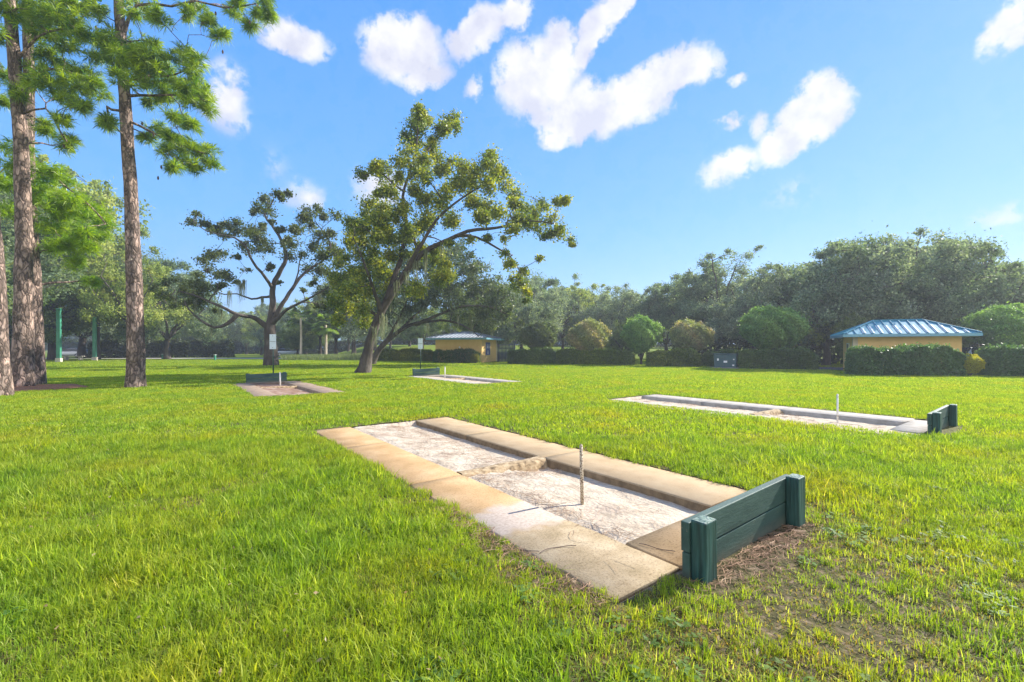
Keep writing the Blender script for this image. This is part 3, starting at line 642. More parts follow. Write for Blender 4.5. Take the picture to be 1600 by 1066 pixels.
    keep &= ~((uu > -1.82+.08*f1) & (uu < -1.3) & (vv > -.4) & (vv < .85) & (rnd < .38))
    dry = near & (worn+.2*f2 > .30) & (nr.random(len(p)) < .72); idx = np.where(dry, nr.integers(11, 13, len(p)), idx)
    dry2 = near & (nr.random(len(p)) < .10+.08*np.clip(f2, 0, 2)); idx = np.where(dry2, nr.integers(11, 13, len(p)), idx)
    weed = near & (worn > .3) & (f3 > .5) & (nr.random(len(p)) < .09); idx = np.where(weed, nr.integers(13, 15, len(p)), idx)
    dry3 = near & (f2*.6+.5*f1 < -.55) & (nr.random(len(p)) < .35); idx = np.where(dry3, nr.integers(11, 13, len(p)), idx)
    tall = near & (worn < .2) & (f2+.5*f1 > .2) & (nr.random(len(p)) < .22); idx = np.where(tall, nr.integers(15, 17, len(p)), idx)
    sc = sc*(1+.22*f2*.6+.15*f1*.5); sc = np.where(near & (worn > .4), sc*.85, sc); sc = np.clip(sc, .45, 1.8)
    # keep out of buildings, mulch, drive
    for (cx, cy, rx, ry) in MULCH: keep &= (((p[:, 0]-cx)/rx)**2+((p[:, 1]-cy)/ry)**2) > 1+.25*field(p, .8, 5)
    for poly in NOGRASS:
        a = np.array(poly); ins = np.ones(len(p), bool); n = len(a)
        for k in range(n):
            e = a[(k+1) % n]-a[k]; w = p-a[k]; ins &= (e[0]*w[:, 1]-e[1]*w[:, 0]) > 0
        keep &= ~ins
    p, idx, sc = p[keep], idx[keep], sc[keep]
    z = gz(p[:, 0], p[:, 1]); me = bpy.data.meshes.new('grass'); me.vertices.add(len(p))
    me.vertices.foreach_set('co', np.column_stack([p, z]).astype(np.float32).ravel())
    for nm, dt, arr in (('idx', 'INT', idx.astype(np.int32)), ('scl', 'FLOAT', sc.astype(np.float32)), ('rot', 'FLOAT', nr.uniform(0, 6.283, len(p)).astype(np.float32))):
        at_ = me.attributes.new(nm, dt, 'POINT'); at_.data.foreach_set('value', arr)
    o = bpy.data.objects.new('grass', me); COL.objects.link(o); tag(o, 'short bright green lawn grass', 'grass', kind='stuff')
    del o['category']
    ng = bpy.data.node_groups.new('grass_scatter', 'GeometryNodeTree')
    ng.interface.new_socket('Geometry', in_out='INPUT', socket_type='NodeSocketGeometry'); ng.interface.new_socket('Geometry', in_out='OUTPUT', socket_type='NodeSocketGeometry')
    N = ng.nodes; L = ng.links; gi = N.new('NodeGroupInput'); go = N.new('NodeGroupOutput')
    gti = N.new('GeometryNodeGeometryToInstance')
    for t in reversed(T):
        oi = N.new('GeometryNodeObjectInfo'); oi.inputs[0].default_value = t; L.new(oi.outputs['Geometry'], gti.inputs[0])
    def attr(nm, dt):
        n = N.new('GeometryNodeInputNamedAttribute'); n.data_type = dt; n.inputs['Name'].default_value = nm
        return next(s for s in n.outputs if s.enabled and s.name == 'Attribute')
    iop = N.new('GeometryNodeInstanceOnPoints'); m2p = N.new('GeometryNodeMeshToPoints')
    L.new(gi.outputs[0], m2p.inputs[0]); L.new(m2p.outputs[0], iop.inputs['Points']); L.new(gti.outputs[0], iop.inputs['Instance'])
    iop.inputs['Pick Instance'].default_value = True; L.new(attr('idx', 'INT'), iop.inputs['Instance Index'])
    cx = N.new('ShaderNodeCombineXYZ'); L.new(attr('rot', 'FLOAT'), cx.inputs[2])
    e2r = N.new('FunctionNodeEulerToRotation'); L.new(cx.outputs[0], e2r.inputs[0]); L.new(e2r.outputs[0], iop.inputs['Rotation'])
    L.new(attr('scl', 'FLOAT'), iop.inputs['Scale']); L.new(iop.outputs[0], go.inputs[0])
    md = o.modifiers.new('scatter', 'NODES'); md.node_group = ng
    print('grass instances', len(p))
MULCH = []; NOGRASS = []

# ------------------------------------------------------------------ trees
def unit(v): return v/(np.linalg.norm(v)+1e-9)
class Tree:
    def __init__(s, seed, sides=7):
        s.r = np.random.default_rng(seed); s.V = []; s.F = []; s.nv = 0; s.nodes = []; s.nr = []; s.tips = []; s.sides = sides
    def tube(s, pts, rad, sides=None, flare=0):
        n = sides or s.sides; pts = np.asarray(pts); k = len(pts)
        t = np.gradient(pts, axis=0); t /= np.linalg.norm(t, axis=1)[:, None]+1e-9
        ref = np.array([0, 0, 1.]) if abs(t[0][2]) < .8 else np.array([1., 0, 0]); a = unit(np.cross(t[0], ref)); rings = []
        ang = np.linspace(0, 2*math.pi, n, endpoint=False)
        for i in range(k):
            a = unit(a-t[i]*np.dot(a, t[i])); b = np.cross(t[i], a); rr = rad[i]*(1+s.r.normal(0, .05, n))
            if flare and i < 3: rr = rr*(1+flare*(3-i)/3*(.6+.5*np.abs(np.sin(ang*2.5+1))))
            rings.append(pts[i]+(np.cos(ang)*rr)[:, None]*a+(np.sin(ang)*rr)[:, None]*b)
        s.V.append(np.concatenate(rings)); idx = np.arange(k*n).reshape(k, n)+s.nv
        f = np.stack([idx[:-1], np.roll(idx[:-1], -1, 1), np.roll(idx[1:], -1, 1), idx[1:]], -1).reshape(-1, 4); s.F.append(f); s.nv += k*n
    def limb(s, ctrl, r0, r1, wob=.12, sides=None, flare=0, step=.45, add=True):
        c = np.asarray(ctrl, float); seg = np.linalg.norm(np.diff(c, axis=0), axis=1); out = []
        P_ = np.vstack([2*c[0]-c[1], c, 2*c[-1]-c[-2]])
        for i in range(len(c)-1):
            m = max(2, int(seg[i]/step)); p0, p1, p2, p3 = P_[i:i+4]
            for t in np.arange(m)/m: out.append(.5*((2*p1)+(-p0+p2)*t+(2*p0-5*p1+4*p2-p3)*t*t+(-p0+3*p1-3*p2+p3)*t**3))
        out.append(c[-1]); out = np.array(out); n = len(out)
        w = np.cumsum(s.r.normal(0, wob*.4, (n, 3)), 0); w -= np.linspace(0, 1, n)[:, None]*w[-1]; w[0] = 0; out = out+w*.5
        rad = np.linspace(0, 1, n)**.6; rad = r0+(r1-r0)*rad
        s.tube(out, rad, sides or (10 if r0 > .2 else s.sides), flare)
        if add:
            s.nodes += list(out[1:]); s.nr += list(rad[1:])
        return out, rad
    def clump(s, c, Rr, ntips=5, flat=.75, minr=.012, root=None):
        c = np.asarray(c, float); nd = np.array(s.nodes); d = np.linalg.norm(nd-c, axis=1)
        cost = d+.35*np.maximum(nd[:, 2]-c[2], 0)*1.0; i = int(np.argmin(cost)); p = nd[i]; D = d[i]
        if D > .25:
            r0 = min(s.nr[i]*.75, minr+.022*D); up = np.array([0, 0, .12*D]); mid = (p+c)/2+s.r.normal(0, .12*D, 3)+up
            k = max(4, int(D/.35)); ts = np.linspace(0, 1, k)[:, None]
            pts = (1-ts)**2*p+2*ts*(1-ts)*mid+ts**2*c; pts[1:-1] += s.r.normal(0, .035+.015*D, (k-2, 3))
            rad = np.linspace(r0, max(minr*.8, r0*.35), k); s.tube(pts, rad, 5)
            s.nodes += list(pts[1:]); s.nr += list(rad[1:]); src = pts[k//2:]
        else: src = np.array([p])
        for q in range(ntips):
            o = s.r.normal(0, 1, 3); o = o/np.linalg.norm(o)*Rr*s.r.uniform(.25, 1.0); o[2] *= flat; tip = c+o
            b = src[s.r.integers(len(src))]
            if np.linalg.norm(tip-b) > .25: 
                m = (tip+b)/2+s.r.normal(0, .08, 3); s.tube(np.array([b, m, tip]), np.array([minr*.8, minr*.6, minr*.3]), 3)
            s.tips.append((tip, Rr))
    def leaves(s, per, L_, W_, cols, spread=.42, flat=.8, droop=0):
        tips = np.array([t[0] for t in s.tips]); rr = np.array([t[1] for t in s.tips]); n = len(tips)*per
        wt = s.r.gamma(1.4, 1, len(tips)); which = s.r.choice(len(tips), n, p=wt/wt.sum()); sp = spread*s.r.uniform(.55, 1.35, len(tips))
        c = tips[which]+s.r.normal(0, 1, (n, 3))*(rr*sp)[which][:, None]*np.array([1, 1, flat])
        bc = np.array(cols); tipc = s.r.random(len(tips)); t = np.clip(tipc[which]+s.r.normal(0, .22, n), 0, .999)*(len(bc)-1)
        i = t.astype(int); f = (t-i)[:, None]; col = bc[i]*(1-f)+bc[np.minimum(i+1, len(bc)-1)]*f; col = col*s.r.uniform(.7, 1.3, (n, 1))
        return leaf_quads(s.r, c, L_, W_, col, droop)
def leaf_quads(r, c, L_, W_, col, droop=0):
    n = len(c); a = r.normal(0, 1, (n, 3)); a[:, 2] -= droop; a /= np.linalg.norm(a, axis=1)[:, None]
    b = np.cross(a, r.normal(0, 1, (n, 3))); b /= np.linalg.norm(b, axis=1)[:, None]; sz = r.uniform(.6, 1.3, (n, 1))
    nrm = np.cross(a, b)
    v = np.stack([c-a*L_*sz/2, c+b*W_*sz/2+nrm*L_*.08, c+a*L_*sz/2, c-b*W_*sz/2+nrm*L_*.08], 1).reshape(-1, 3)
    return v, np.arange(4*n).reshape(n, 4), np.repeat(col, 4, 0)
OAK = [(.055, .080, .026), (.080, .108, .034), (.110, .135, .045)]
OAK_Y = [(.085, .135, .035), (.14, .19, .035), (.22, .26, .035), (.38, .37, .04)]
OAK_G = [(.058, .092, .056), (.085, .122, .074), (.14, .175, .11)]
BRIGHT = [(.10, .21, .07), (.17, .30, .09), (.27, .40, .14)]
def finish(T, name, label, base, lv, cat='tree', group=None, leafm='leaf', bark='bark', cone=None, moss=None):
    root = empty(name, label, cat, tuple(base), 0, group); b = np.asarray(base, float)
    mesh_np('trunk', np.concatenate(T.V)-b, np.concatenate(T.F), M[bark], root, smooth=True)
    v, f, c = lv; mesh_np('crown', v-b, f, M[leafm], root, c)
    for (v, f, c) in (moss or []): mesh_np('hanging_moss', v-b, f, M['moss'], root, c)
    return root
def moss_strands(r, anchors, lens, n=22):
    """ragged strips hanging down, one bundle per anchor"""
    out = []; k = 6
    for (a, L0) in zip(anchors, lens):
        Vv = []; F = []; C = []
        for q in range(n):
            x, y = a[0]+r.normal(0, .08), a[1]+r.normal(0, .08); z = a[2]+r.normal(0, .06); L_ = L0*r.uniform(.3, 1); n0 = len(Vv); an = r.uniform(0, 3.14)
            c = np.array((.22, .24, .15))*r.uniform(.75, 1.25)
            for t in range(k):
                w = .022*(1-t/k)*r.uniform(.5, 1.3)+.004; x += r.normal(0, .02); y += r.normal(0, .02)
                Vv += [(x+w*math.cos(an), y+w*math.sin(an), z-L_*t/(k-1)), (x-w*math.cos(an), y-w*math.sin(an), z-L_*t/(k-1))]; C += [c, c]
            for t in range(k-1): F.append((n0+2*t, n0+2*t+1, n0+2*t+3, n0+2*t+2))
        out.append((np.array(Vv), np.array(F), np.array(C)))
    return out
def lim(d, pts):
    return [at(px, py, d+(dd[0] if dd else 0)) for (px, py, *dd) in pts]
def hero_clumps(T, d, clumps, depth, ntips, flat=.8, minr=.014, zoff=0):
    for (px, py, rp) in sorted(clumps, key=lambda c: 0):
        dd = d+T.r.uniform(-1, 1)*depth; T.clump(at(px, py, dd), rp*dd/700, max(3, int(ntips*rp/12)), flat, minr)

# ---- leaning mossy oak
def oak_a():
    d = 25.8; T = Tree(21); z0 = at(565, 583, d)
    T.limb(lim(d, [(566,585),(571,560),(578,535),(590,500),(607,468),(625,437),(648,408),(672,388),(700,374),(730,360),(760,357),(790,352),(830,345,-1),(865,350,-1)]), .385, .03, .1, 12, .3)
    T.limb(lim(d, [(605,470),(615,440,.6),(630,395,1),(636,350,1),(630,310,.5),(637,280,.3),(648,250),(652,215),(655,180)]), .24, .03)
    T.limb(lim(d, [(640,280),(660,245,.5),(682,218,.8),(702,198,1)]), .08, .025)
    T.limb(lim(d, [(632,300),(612,285,-.8),(590,268,-1.2),(570,275,-1.4)]), .07, .02)
    T.limb(lim(d, [(596,488),(582,445,-1),(568,405,-1.6),(552,372,-2)]), .16, .03)
    T.limb(lim(d, [(630,430),(665,370,-1.2),(690,335,-1.5),(725,308,-1.6),(755,290,-1.2),(775,262,-1)]), .17, .03)
    T.limb(lim(d, [(716,368),(745,372,.7),(772,386,1),(798,402,1.2),(812,425,1.2),(818,450,1.2)]), .12, .02)
    T.limb(lim(d, [(640,418),(652,390,2),(640,350,3),(600,330,3.6),(580,325,4)]), .12, .02)
    T.limb(lim(d, [(592,495),(560,470,1),(545,455,1.8),(535,420,2)]), .12, .02)
    # the second, lower limb that sweeps right
    cl = [(655,178,13),(650,198,13),(666,190,10),(644,222,14),(705,190,12),(695,205,12),(716,196,8),(680,222,10),(640,237,15),(629,255,12),(660,250,12),(650,265,15),(672,235,9),(600,266,11),(588,262,8),(567,275,8),(605,286,13),(594,300,8),(612,300,12),(625,280,10),(680,252,11),(690,265,11),(665,275,12),(710,250,9),(722,262,13),(765,245,12),(770,258,14),(781,272,13),(745,268,12),(735,285,15),(715,288,15),(698,300,16),(760,288,15),(790,290,12),(801,305,12),(690,320,16),(665,310,13),(650,300,10),(670,340,16),(702,343,14),(735,318,13),(760,325,15),(782,335,14),(752,340,10),(805,322,11),(812,342,12),(830,328,13),(850,322,11),(872,317,9),(883,310,7),(860,343,13),(838,350,11),(870,363,12),(888,373,8),(896,382,5),(852,368,8),(822,350,11),(800,360,10),(786,372,8),(580,320,12),(574,335,11),(600,325,13),(616,340,13),(590,345,12),(632,328,12),(560,350,13),(546,345,10),(548,370,12),(570,375,15),(590,370,13),(610,375,15),(640,370,14),(656,355,13),(560,395,13),(585,400,15),(612,398,13),(637,400,9),(600,425,12),(575,425,15),(555,430,15),(535,410,13),(530,440,13),(550,455,15),(575,455,13),(540,480,13),(560,487,12),(572,503,9),(790,398,7),(800,413,8),(816,425,9),(812,445,9),(826,456,7),(805,433,7),(822,470,5),(842,405,5),(682,393,8),(702,383,8),(760,372,6),(735,375,6),(520,470,11),(525,500,9)]
    cl += [(T.r.uniform(555, 700), T.r.uniform(345, 465), T.r.uniform(8, 13)) for k in range(20)]
    hero_clumps(T, d, cl, 2.8, 8)
    lv = T.leaves(110, .15, .088, OAK_Y, .46, .9)
    anc = [at(px, py, d+dd) for (px, py, dd) in [(598,492,-.3),(666,392,-.2),(650,408,-.3),(620,440,-.3),(585,512,-.3),(598,495,.4),(575,470,-1),(635,425,-.3),(690,380,0),(815,428,1),(820,450,1),(610,455,.6),(640,405,0),(560,480,-1)]]
    ln = [1.3, 2.6, 1.2, 1.3, 1.2, 1.6, 1.2, 1.2, .9, 1.2, 1.2, 1.4, 1.2, 1.0]
    return finish(T, 'oak_tree', 'leaning oak with yellow green leaves and hanging moss, tallest on the middle of the lawn', (z0[0], z0[1], 0), lv, group='oak trees on and around the lawn', moss=moss_strands(T.r, anc, ln))
def oak_b():
    d = 37.7; T = Tree(33); z0 = at(424, 571, d)
    T.limb(lim(d, [(423,573),(423,550),(422,525),(422,505)]), .50, .44, .06, 12, .28)
    T.limb(lim(d, [(422,508),(425,478),(425,452),(434,428),(446,402),(440,375,.5),(425,352,.8),(416,335,1),(428,312,1)]), .36, .05, .14, 10)
    T.limb(lim(d, [(425,450),(415,433,-1),(402,418,-1.5),(392,402,-2),(382,384,-2.2),(365,372,-2.4),(345,367,-2.5),(322,361,-2.5),(302,346,-2.5)]), .16, .03)
    T.limb(lim(d, [(424,508),(438,482),(453,460,.5),(470,436,1),(488,420,1.5),(508,404,1.6),(515,380,1.8),(492,345,2)]), .25, .03)
    T.limb(lim(d, [(426,506),(444,488,-.8),(464,476,-1.5),(486,465,-2),(508,452,-2.4),(530,440,-2.6)]), .22, .03)
    T.limb(lim(d, [(420,513),(406,500,-.5),(392,495,-1),(371,492,-1.8),(352,482,-2.2),(326,470,-2.4),(300,460,-2.4),(280,455,-2.4)]), .26, .04)
    T.limb(lim(d, [(371,492,-1.8),(355,507,-2.2),(334,513,-2.6),(312,500,-2.8),(296,484,-3),(288,470,-3)]), .2, .04)
    T.limb(lim(d, [(424,463),(408,464,.6),(392,467,1),(370,459,1.5),(350,460,1.8),(330,450,2)]), .13, .03)
    T.limb(lim(d, [(428,500),(445,470,2),(462,440,3),(470,400,3.5)]), .2, .04)
    cl = [(298,345,8),(310,335,9),(318,348,8),(327,360,9),(341,358,9),(356,352,9),(366,360,11),(350,368,7),(373,350,7),(390,360,13),(402,372,13),(385,385,11),(402,395,11),(421,385,11),(415,310,11),(435,305,9),(448,303,6),(405,325,11),(398,333,7),(418,330,11),(426,345,7),(411,355,7),(445,375,9),(460,385,11),(450,400,11),(470,400,11),(440,360,7),(470,345,11),(480,330,11),(496,325,9),(521,335,9),(506,340,7),(465,360,11),(486,355,11),(500,370,12),(520,365,9),(515,385,11),(490,385,11),(530,398,11),(502,400,12),(545,382,8),(548,357,7),(560,350,5),(315,405,11),(335,400,11),(350,395,7),(325,420,11),(341,430,12),(310,430,9),(355,430,10),(305,445,10),(320,450,12),(300,460,11),(285,455,9),(345,445,8),(370,440,6),(275,475,8),(290,475,9),(310,475,10),(335,485,6),(480,420,10),(500,425,12),(520,430,12),(530,450,12),(510,455,11),(490,440,7),(545,430,11),(505,477,9),(525,482,11),(385,420,6),(475,455,5),(265,440,8),(420,420,7),(370,400,7),(435,440,4),(255,460,9),(240,450,8),(268,462,8)]
    hero_clumps(T, d, cl, 3.2, 7, minr=.02)
    lv = T.leaves(80, .20, .115, OAK, .40, .85)
    anc = [at(px, py, d+dd) for (px, py, dd) in [(375,442,-1.5),(380,438,-1.5),(358,455,1),(305,470,-2.4),(345,483,-2.2),(330,512,-2.6),(410,466,.5),(500,455,-2)]]
    return finish(T, 'oak_tree', 'dark spreading oak with crooked low limbs behind the far left pit', (z0[0], z0[1], 0), lv, group='oak trees on and around the lawn', moss=moss_strands(T.r, anc, [2.2, 1.8, 1.5, 1.4, 1.2, .9, 1, 1.2]))
def oak_c():
    d = 40; T = Tree(44); z0 = at(580, 569.5, d)
    T.limb(lim(d, [(578,571),(586,555),(600,537),(618,522),(642,508),(672,503),(702,502,-1),(730,512,-1.5),(748,526,-2)]), .34, .04, .12, 10, .3)
    T.limb(lim(d, [(612,527),(640,500,1),(668,472,2),(695,448,2.4),(720,425,2.4),(735,405,2.4)]), .2, .04)
    T.limb(lim(d, [(604,533),(625,495,-1),(640,460,-1.5),(650,430,-2)]), .18, .03)
    T.limb(lim(d, [(650,507),(690,490,-2),(730,478,-3),(765,480,-3.5),(790,490,-4)]), .2, .04)
    cl = []
    for k in range(150):
        x = T.r.uniform(585, 800); top = np.interp(x, [585,620,660,700,725,750,765,790,805], [440,410,395,388,384,400,430,450,470]); bot = np.interp(x, [585,640,700,760,805], [500,490,498,512,500])
        cl.append((x, T.r.uniform(top, bot), T.r.uniform(9, 13)))
    hero_clumps(T, d, cl, 3.6, 5, minr=.02)
    lv = T.leaves(80, .20, .11, OAK_G, .5, .8)
    anc = [at(T.r.uniform(610, 780), T.r.uniform(480, 510), d+T.r.uniform(-3, 3)) for k in range(16)]
    return finish(T, 'oak_tree', 'broad grey green oak leaning right over the yellow hut', (z0[0], z0[1], 0), lv, group='oak trees on and around the lawn', moss=moss_strands(T.r, anc, [1.3]*16, 14))
build_debris()
oak_a(); oak_b(); oak_c()

# ---- tall pines
def tufts(T, per, L_, cols, n=22):
    """needle bursts round every tip"""
    tips = np.array([t[0] for t in T.tips]); rr = np.array([t[1] for t in T.tips]); c = np.repeat(tips, per, 0)+T.r.normal(0, 1, (len(tips)*per, 3))*np.repeat(rr, per)[:, None]*.45
    ax = T.r.normal(0, 1, c.shape); ax[:, 2] = np.abs(ax[:, 2])*.6-.1; ax /= np.linalg.norm(ax, axis=1)[:, None]; bc = np.array(cols)
    tc = T.r.random(len(c)); C0 = bc[0]*(1-tc)[:, None]+bc[1]*tc[:, None]
    c2 = np.repeat(c, n, 0); a2 = np.repeat(ax, n, 0)+T.r.normal(0, .55, (len(c)*n, 3)); a2 /= np.linalg.norm(a2, axis=1)[:, None]
    Ln = L_*T.r.uniform(.7, 1.15, (len(c2), 1)); side = np.cross(a2, T.r.normal(0, 1, a2.shape)); side /= np.linalg.norm(side, axis=1)[:, None]
    w = .008; e = c2+a2*Ln*.6; tip = c2+a2*Ln; tip[:, 2] -= .22*Ln[:, 0]
    v = np.stack([c2-side*w*.6, c2+side*w*.6, e+side*w, e-side*w, tip], 1).reshape(-1, 3); m = len(c2)
    idx = np.arange(m)*5; f1 = np.stack([idx, idx+1, idx+2, idx+3], 1); f2 = np.stack([idx+3, idx+2, idx+4], 1)
    col = np.repeat(np.repeat(C0, n, 0)*T.r.uniform(.75, 1.25, (m, 1)), 5, 0)
    return v, [f1, f2], col
PIN = [(.06, .15, .04), (.32, .42, .02)]
def upper(T, top, z0, z1, x, y, lean, n, rmax):
    for k in range(n):
        z = z0+(z1-z0)*T.r.random(); a = T.r.uniform(0, 6.283); q = T.r.uniform(.5, 1)*rmax*(1-.5*(z-z0)/(z1-z0)); cx = x+lean[0]*(z-z0); cy = y+lean[1]*(z-z0)
        T.clump((cx+math.cos(a)*q, cy+math.sin(a)*q, z), .45, 4, .7, .014)
def cones(T, pts, root, b):
    for p in pts:
        mb = MB()
        for k in range(7):
            z = -.02*k; r0 = .035*math.sin(math.pi*(k+1)/9); mb.cyl((0, 0, z), (0, 0, z-.018), r0, r0*.8, 8)
        o = mb.build('pine_cone', M['cone'], root); o.location = tuple(np.array(p)-b)
def pine(seed, base_px, d, trunk, r0, clumps, label, depth=1.3, ntips=4, branches=(), cone_px=(), pcol=PIN):
    T = Tree(seed, 8); z0 = at(base_px[0], base_px[1], d); z0[2] = 0
    pts = lim(d, trunk); T.limb(pts, r0, .10, .03, 18, .12, .5)
    for (bp, r) in branches: T.limb(lim(d, bp), r, .02, .05)
    # lighter limbs carry their clumps; keep attachment nodes off the lowest trunk
    hero_clumps(T, d, clumps, depth, ntips, .7, .012)
    top = pts[-1]; upper(T, top, max(13.5, top[2]-6.5), top[2], *(pts[-2][:2]), ((top[0]-pts[-2][0])/(top[2]-pts[-2][2]), 0), 46, 2.6)
    v, f, c = tufts(T, 9, .34, pcol)
    root = empty('pine_tree', label, 'tree', tuple(z0), 0, 'tall pines at the left of the lawn')
    mesh_np('trunk', np.concatenate(T.V)-z0, np.concatenate(T.F), M['pbark'], root, smooth=True)
    mesh_np('crown', v-z0, f, M['needle'], root, c)
    cones(T, [at(px, py, d-.3) for (px, py) in cone_px], root, z0)
    return root
pine(51, (212, 605), 16.3, [(212,607),(212,560),(211,500),(209,420),(206,330),(201,240),(194,130),(188,40),(182,-80),(176,-220),(172,-360)], .30,
     [(235,20,12),(250,30,10),(290,22,11),(310,10,11),(345,55,6),(322,32,8),(365,15,11),(385,35,8),(405,15,9),(420,25,7),(415,3,8),(375,0,10),(170,60,15),(185,75,16),(200,90,14),(175,100,14),(212,75,13),(231,85,13),(241,70,9),(222,110,14),(241,105,13),(256,110,13),(271,95,11),(291,82,9),(306,95,11),(300,115,11),(195,125,10),(226,130,12),(250,135,14),(275,130,11),(286,145,13),(261,150,12),(306,140,13),(321,155,13),(326,168,9),(300,165,11),(236,160,9),(270,185,9),(290,187,9),(300,196,7),(231,215,7),(250,206,11),(265,212,11),(280,225,11),(300,232,13),(320,242,12),(331,256,7),(305,262,6),(285,250,11),(270,262,5),(255,236,9),(170,190,7),(165,196,5),(155,70,13),(150,95,12),(140,120,9),(205,20,10),(160,20,10)],
     'tall pine standing alone with bright needles on its right side', branches=[([(192,60),(214,8),(268,10),(305,2),(350,12),(400,6)], .07), ([(197,125),(230,120),(270,118),(310,100)], .06), ([(199,150),(240,150),(290,150),(322,158)], .06), ([(203,190),(235,205),(270,222),(320,240)], .05)],
     cone_px=[(225,25),(212,20),(337,18),(348,78),(252,258),(247,275),(390,32),(222,190),(240,208)])
pine(52, (33, 608), 15.8, [(33,609),(35,560),(37,490),(38,400),(37,300),(31,200),(23,110),(15,20),(8,-80),(2,-220),(-2,-380)], .32,
     [(40,15,13),(60,30,13),(76,25,15),(96,40,15),(116,35,11),(50,50,11),(81,55,13),(111,50,11),(131,50,11),(100,70,11),(71,85,13),(61,110,13),(90,100,13),(116,110,11),(100,125,13),(76,130,13),(50,130,9),(121,135,11),(141,130,9),(156,146,9),(95,150,11),(121,166,9),(70,195,7),(95,190,7),(76,206,7),(95,226,9),(111,220,7),(131,170,7),(10,20,13),(5,60,11),(10,120,11),(5,160,7),(18,140,9),(90,5,13),(120,10,11),(145,15,11)],
     'tall pine with thick trunk rising from the straw bed, front one of the close pair', branches=[([(22,100),(55,60),(95,45),(130,55)], .06), ([(25,130),(60,115),(100,108),(150,142)], .06), ([(30,180),(70,170),(90,200),(105,222)], .04)], cone_px=[(150,40),(100,225)])
PIN2 = [(.10, .22, .02), (.32, .44, .015)]
pine(53, (56, 603), 17.4, [(56,605),(55,560),(54,500),(51,420),(46,330),(44,240),(46,130),(44,20),(40,-80),(36,-220),(32,-340)], .30,
     [(60,262,13),(80,275,13),(96,286,11),(61,300,15),(90,310,15),(115,315,13),(135,322,13),(150,335,13),(164,350,11),(125,340,13),(100,336,15),(76,330,13),(130,362,13),(105,360,13),(155,371,10),(90,380,10),(115,385,10),(140,386,8),(120,408,8),(147,440,6),(20,260,15),(5,290,15),(10,330,11),(72,355,11),(30,235,12),(-20,270,16),(-30,310,16),(80,390,9)],
     'pine half hidden behind the thick pine, with a low bright green bough', branches=[([(46,290),(75,270),(100,290),(140,322),(165,350)], .06), ([(47,300),(60,320),(90,345),(120,385)], .05), ([(45,280),(20,255),(-10,280)], .05)], pcol=PIN2)
pine(54, (-4, 620), 13.1, [(-4,621),(-6,560),(-8,480),(-14,380),(-22,270),(-30,150),(-40,20),(-50,-150),(-60,-400)], .30,
     [(-60,60,16),(-80,100,16),(-30,40,14),(-90,20,16),(-50,130,14)], 'pine trunk cut by the left edge of the picture')
MULCH.append((-17.0, 15.6, 1.75, 1.7))

# ------------------------------------------------------------------ background oaks: six grown shapes, copied
def auto_tree(seed, H, Rc, trunk_h, nl, nclumps, cols, r0=.27, leaf=.2, per=62, low=.22, lean=0, ragged=.3):
    T = Tree(seed, 6); r = T.r; T.limb([(0, 0, -.1), (r.normal(0, .1), 0, trunk_h*.5), (lean*.2, 0, trunk_h)], r0, r0*.75, .08, 9, .4)
    for k in range(nl):
        a = 6.283*k/nl+r.uniform(-.4, .4); e = r.uniform(.5, 1.0); q = Rc*r.uniform(.45, .75); hh = trunk_h+(H-trunk_h)*r.uniform(.35, .75)
        T.limb([(lean*.2, 0, trunk_h*.9), (lean*.3+math.cos(a)*q*.35, math.sin(a)*q*.35, trunk_h+(hh-trunk_h)*.35), (lean*.5+math.cos(a)*q*.7, math.sin(a)*q*.7, trunk_h+(hh-trunk_h)*.7), (lean*.7+math.cos(a)*q, math.sin(a)*q, hh)], r0*.5, .05, .3)
    # crown = union of a few large lobes so that the outline is uneven
    lobes = [(np.array([lean+math.cos(a)*Rc*.5*r.uniform(.6, 1.1), math.sin(a)*Rc*.5*r.uniform(.6, 1.1), H*r.uniform(.32, .75)]), Rc*r.uniform(.38, .58)) for a in r.uniform(0, 6.283, 9)]
    lobes.append((np.array([lean+r.normal(0, .8), 0, H*.72]), Rc*.5))
    for k in range(nclumps):
        c, lr = lobes[r.integers(len(lobes))]; o = r.normal(0, 1, 3); o /= np.linalg.norm(o); o *= lr*r.uniform(.55, 1.05)**.7; o[2] *= .8
        far = r.random() < ragged
        if far: o = o*r.uniform(1.0, 1.3); o[2] = abs(o[2])*r.choice([1, 1, -.5]); o += np.array([.9, 0, .5])*r.uniform(0, 1.3)
        p = c+o; p[2] = min(max(p[2], H*low+r.uniform(0, .8)), H*(1+.05*r.random()) if far else H*(.96-.1*r.random())); T.clump(p, r.uniform(.3, .6) if far else r.uniform(.5, 1.0), 4 if far else 5, .75, .02)
    lv = T.leaves(per, leaf, leaf*.55, cols, .42, .8); return T, lv
KINDS = []
def kind(*a, **k):
    T, lv = auto_tree(*a, **k); sc = bpy.data.objects.new('kind', None)
    t = mesh_np('trunk', np.concatenate(T.V), np.concatenate(T.F), M['bark'], None, smooth=True); v, f, c = lv; cr = mesh_np('crown', v, f, M['leaf_far'], None, c)
    COL.objects.unlink(t); COL.objects.unlink(cr); KINDS.append((t, cr, a[1]))
kind(101, 11, 5.6, 2.4, 6, 170, [(.07,.10,.07),(.10,.135,.095),(.17,.20,.14)], low=.14)
kind(102, 12, 5.0, 2.6, 5, 150, [(.05,.08,.045),(.075,.11,.055),(.11,.14,.07)], low=.15)
kind(103, 10, 6.2, 2.0, 7, 190, OAK_G, low=.08)
kind(104, 13, 4.2, 5.0, 5, 90, OAK_G, per=50, low=.4)
kind(105, 9, 5.0, 1.8, 6, 140, [(.05, .078, .02), (.075, .105, .03), (.11, .14, .045)], low=.1)
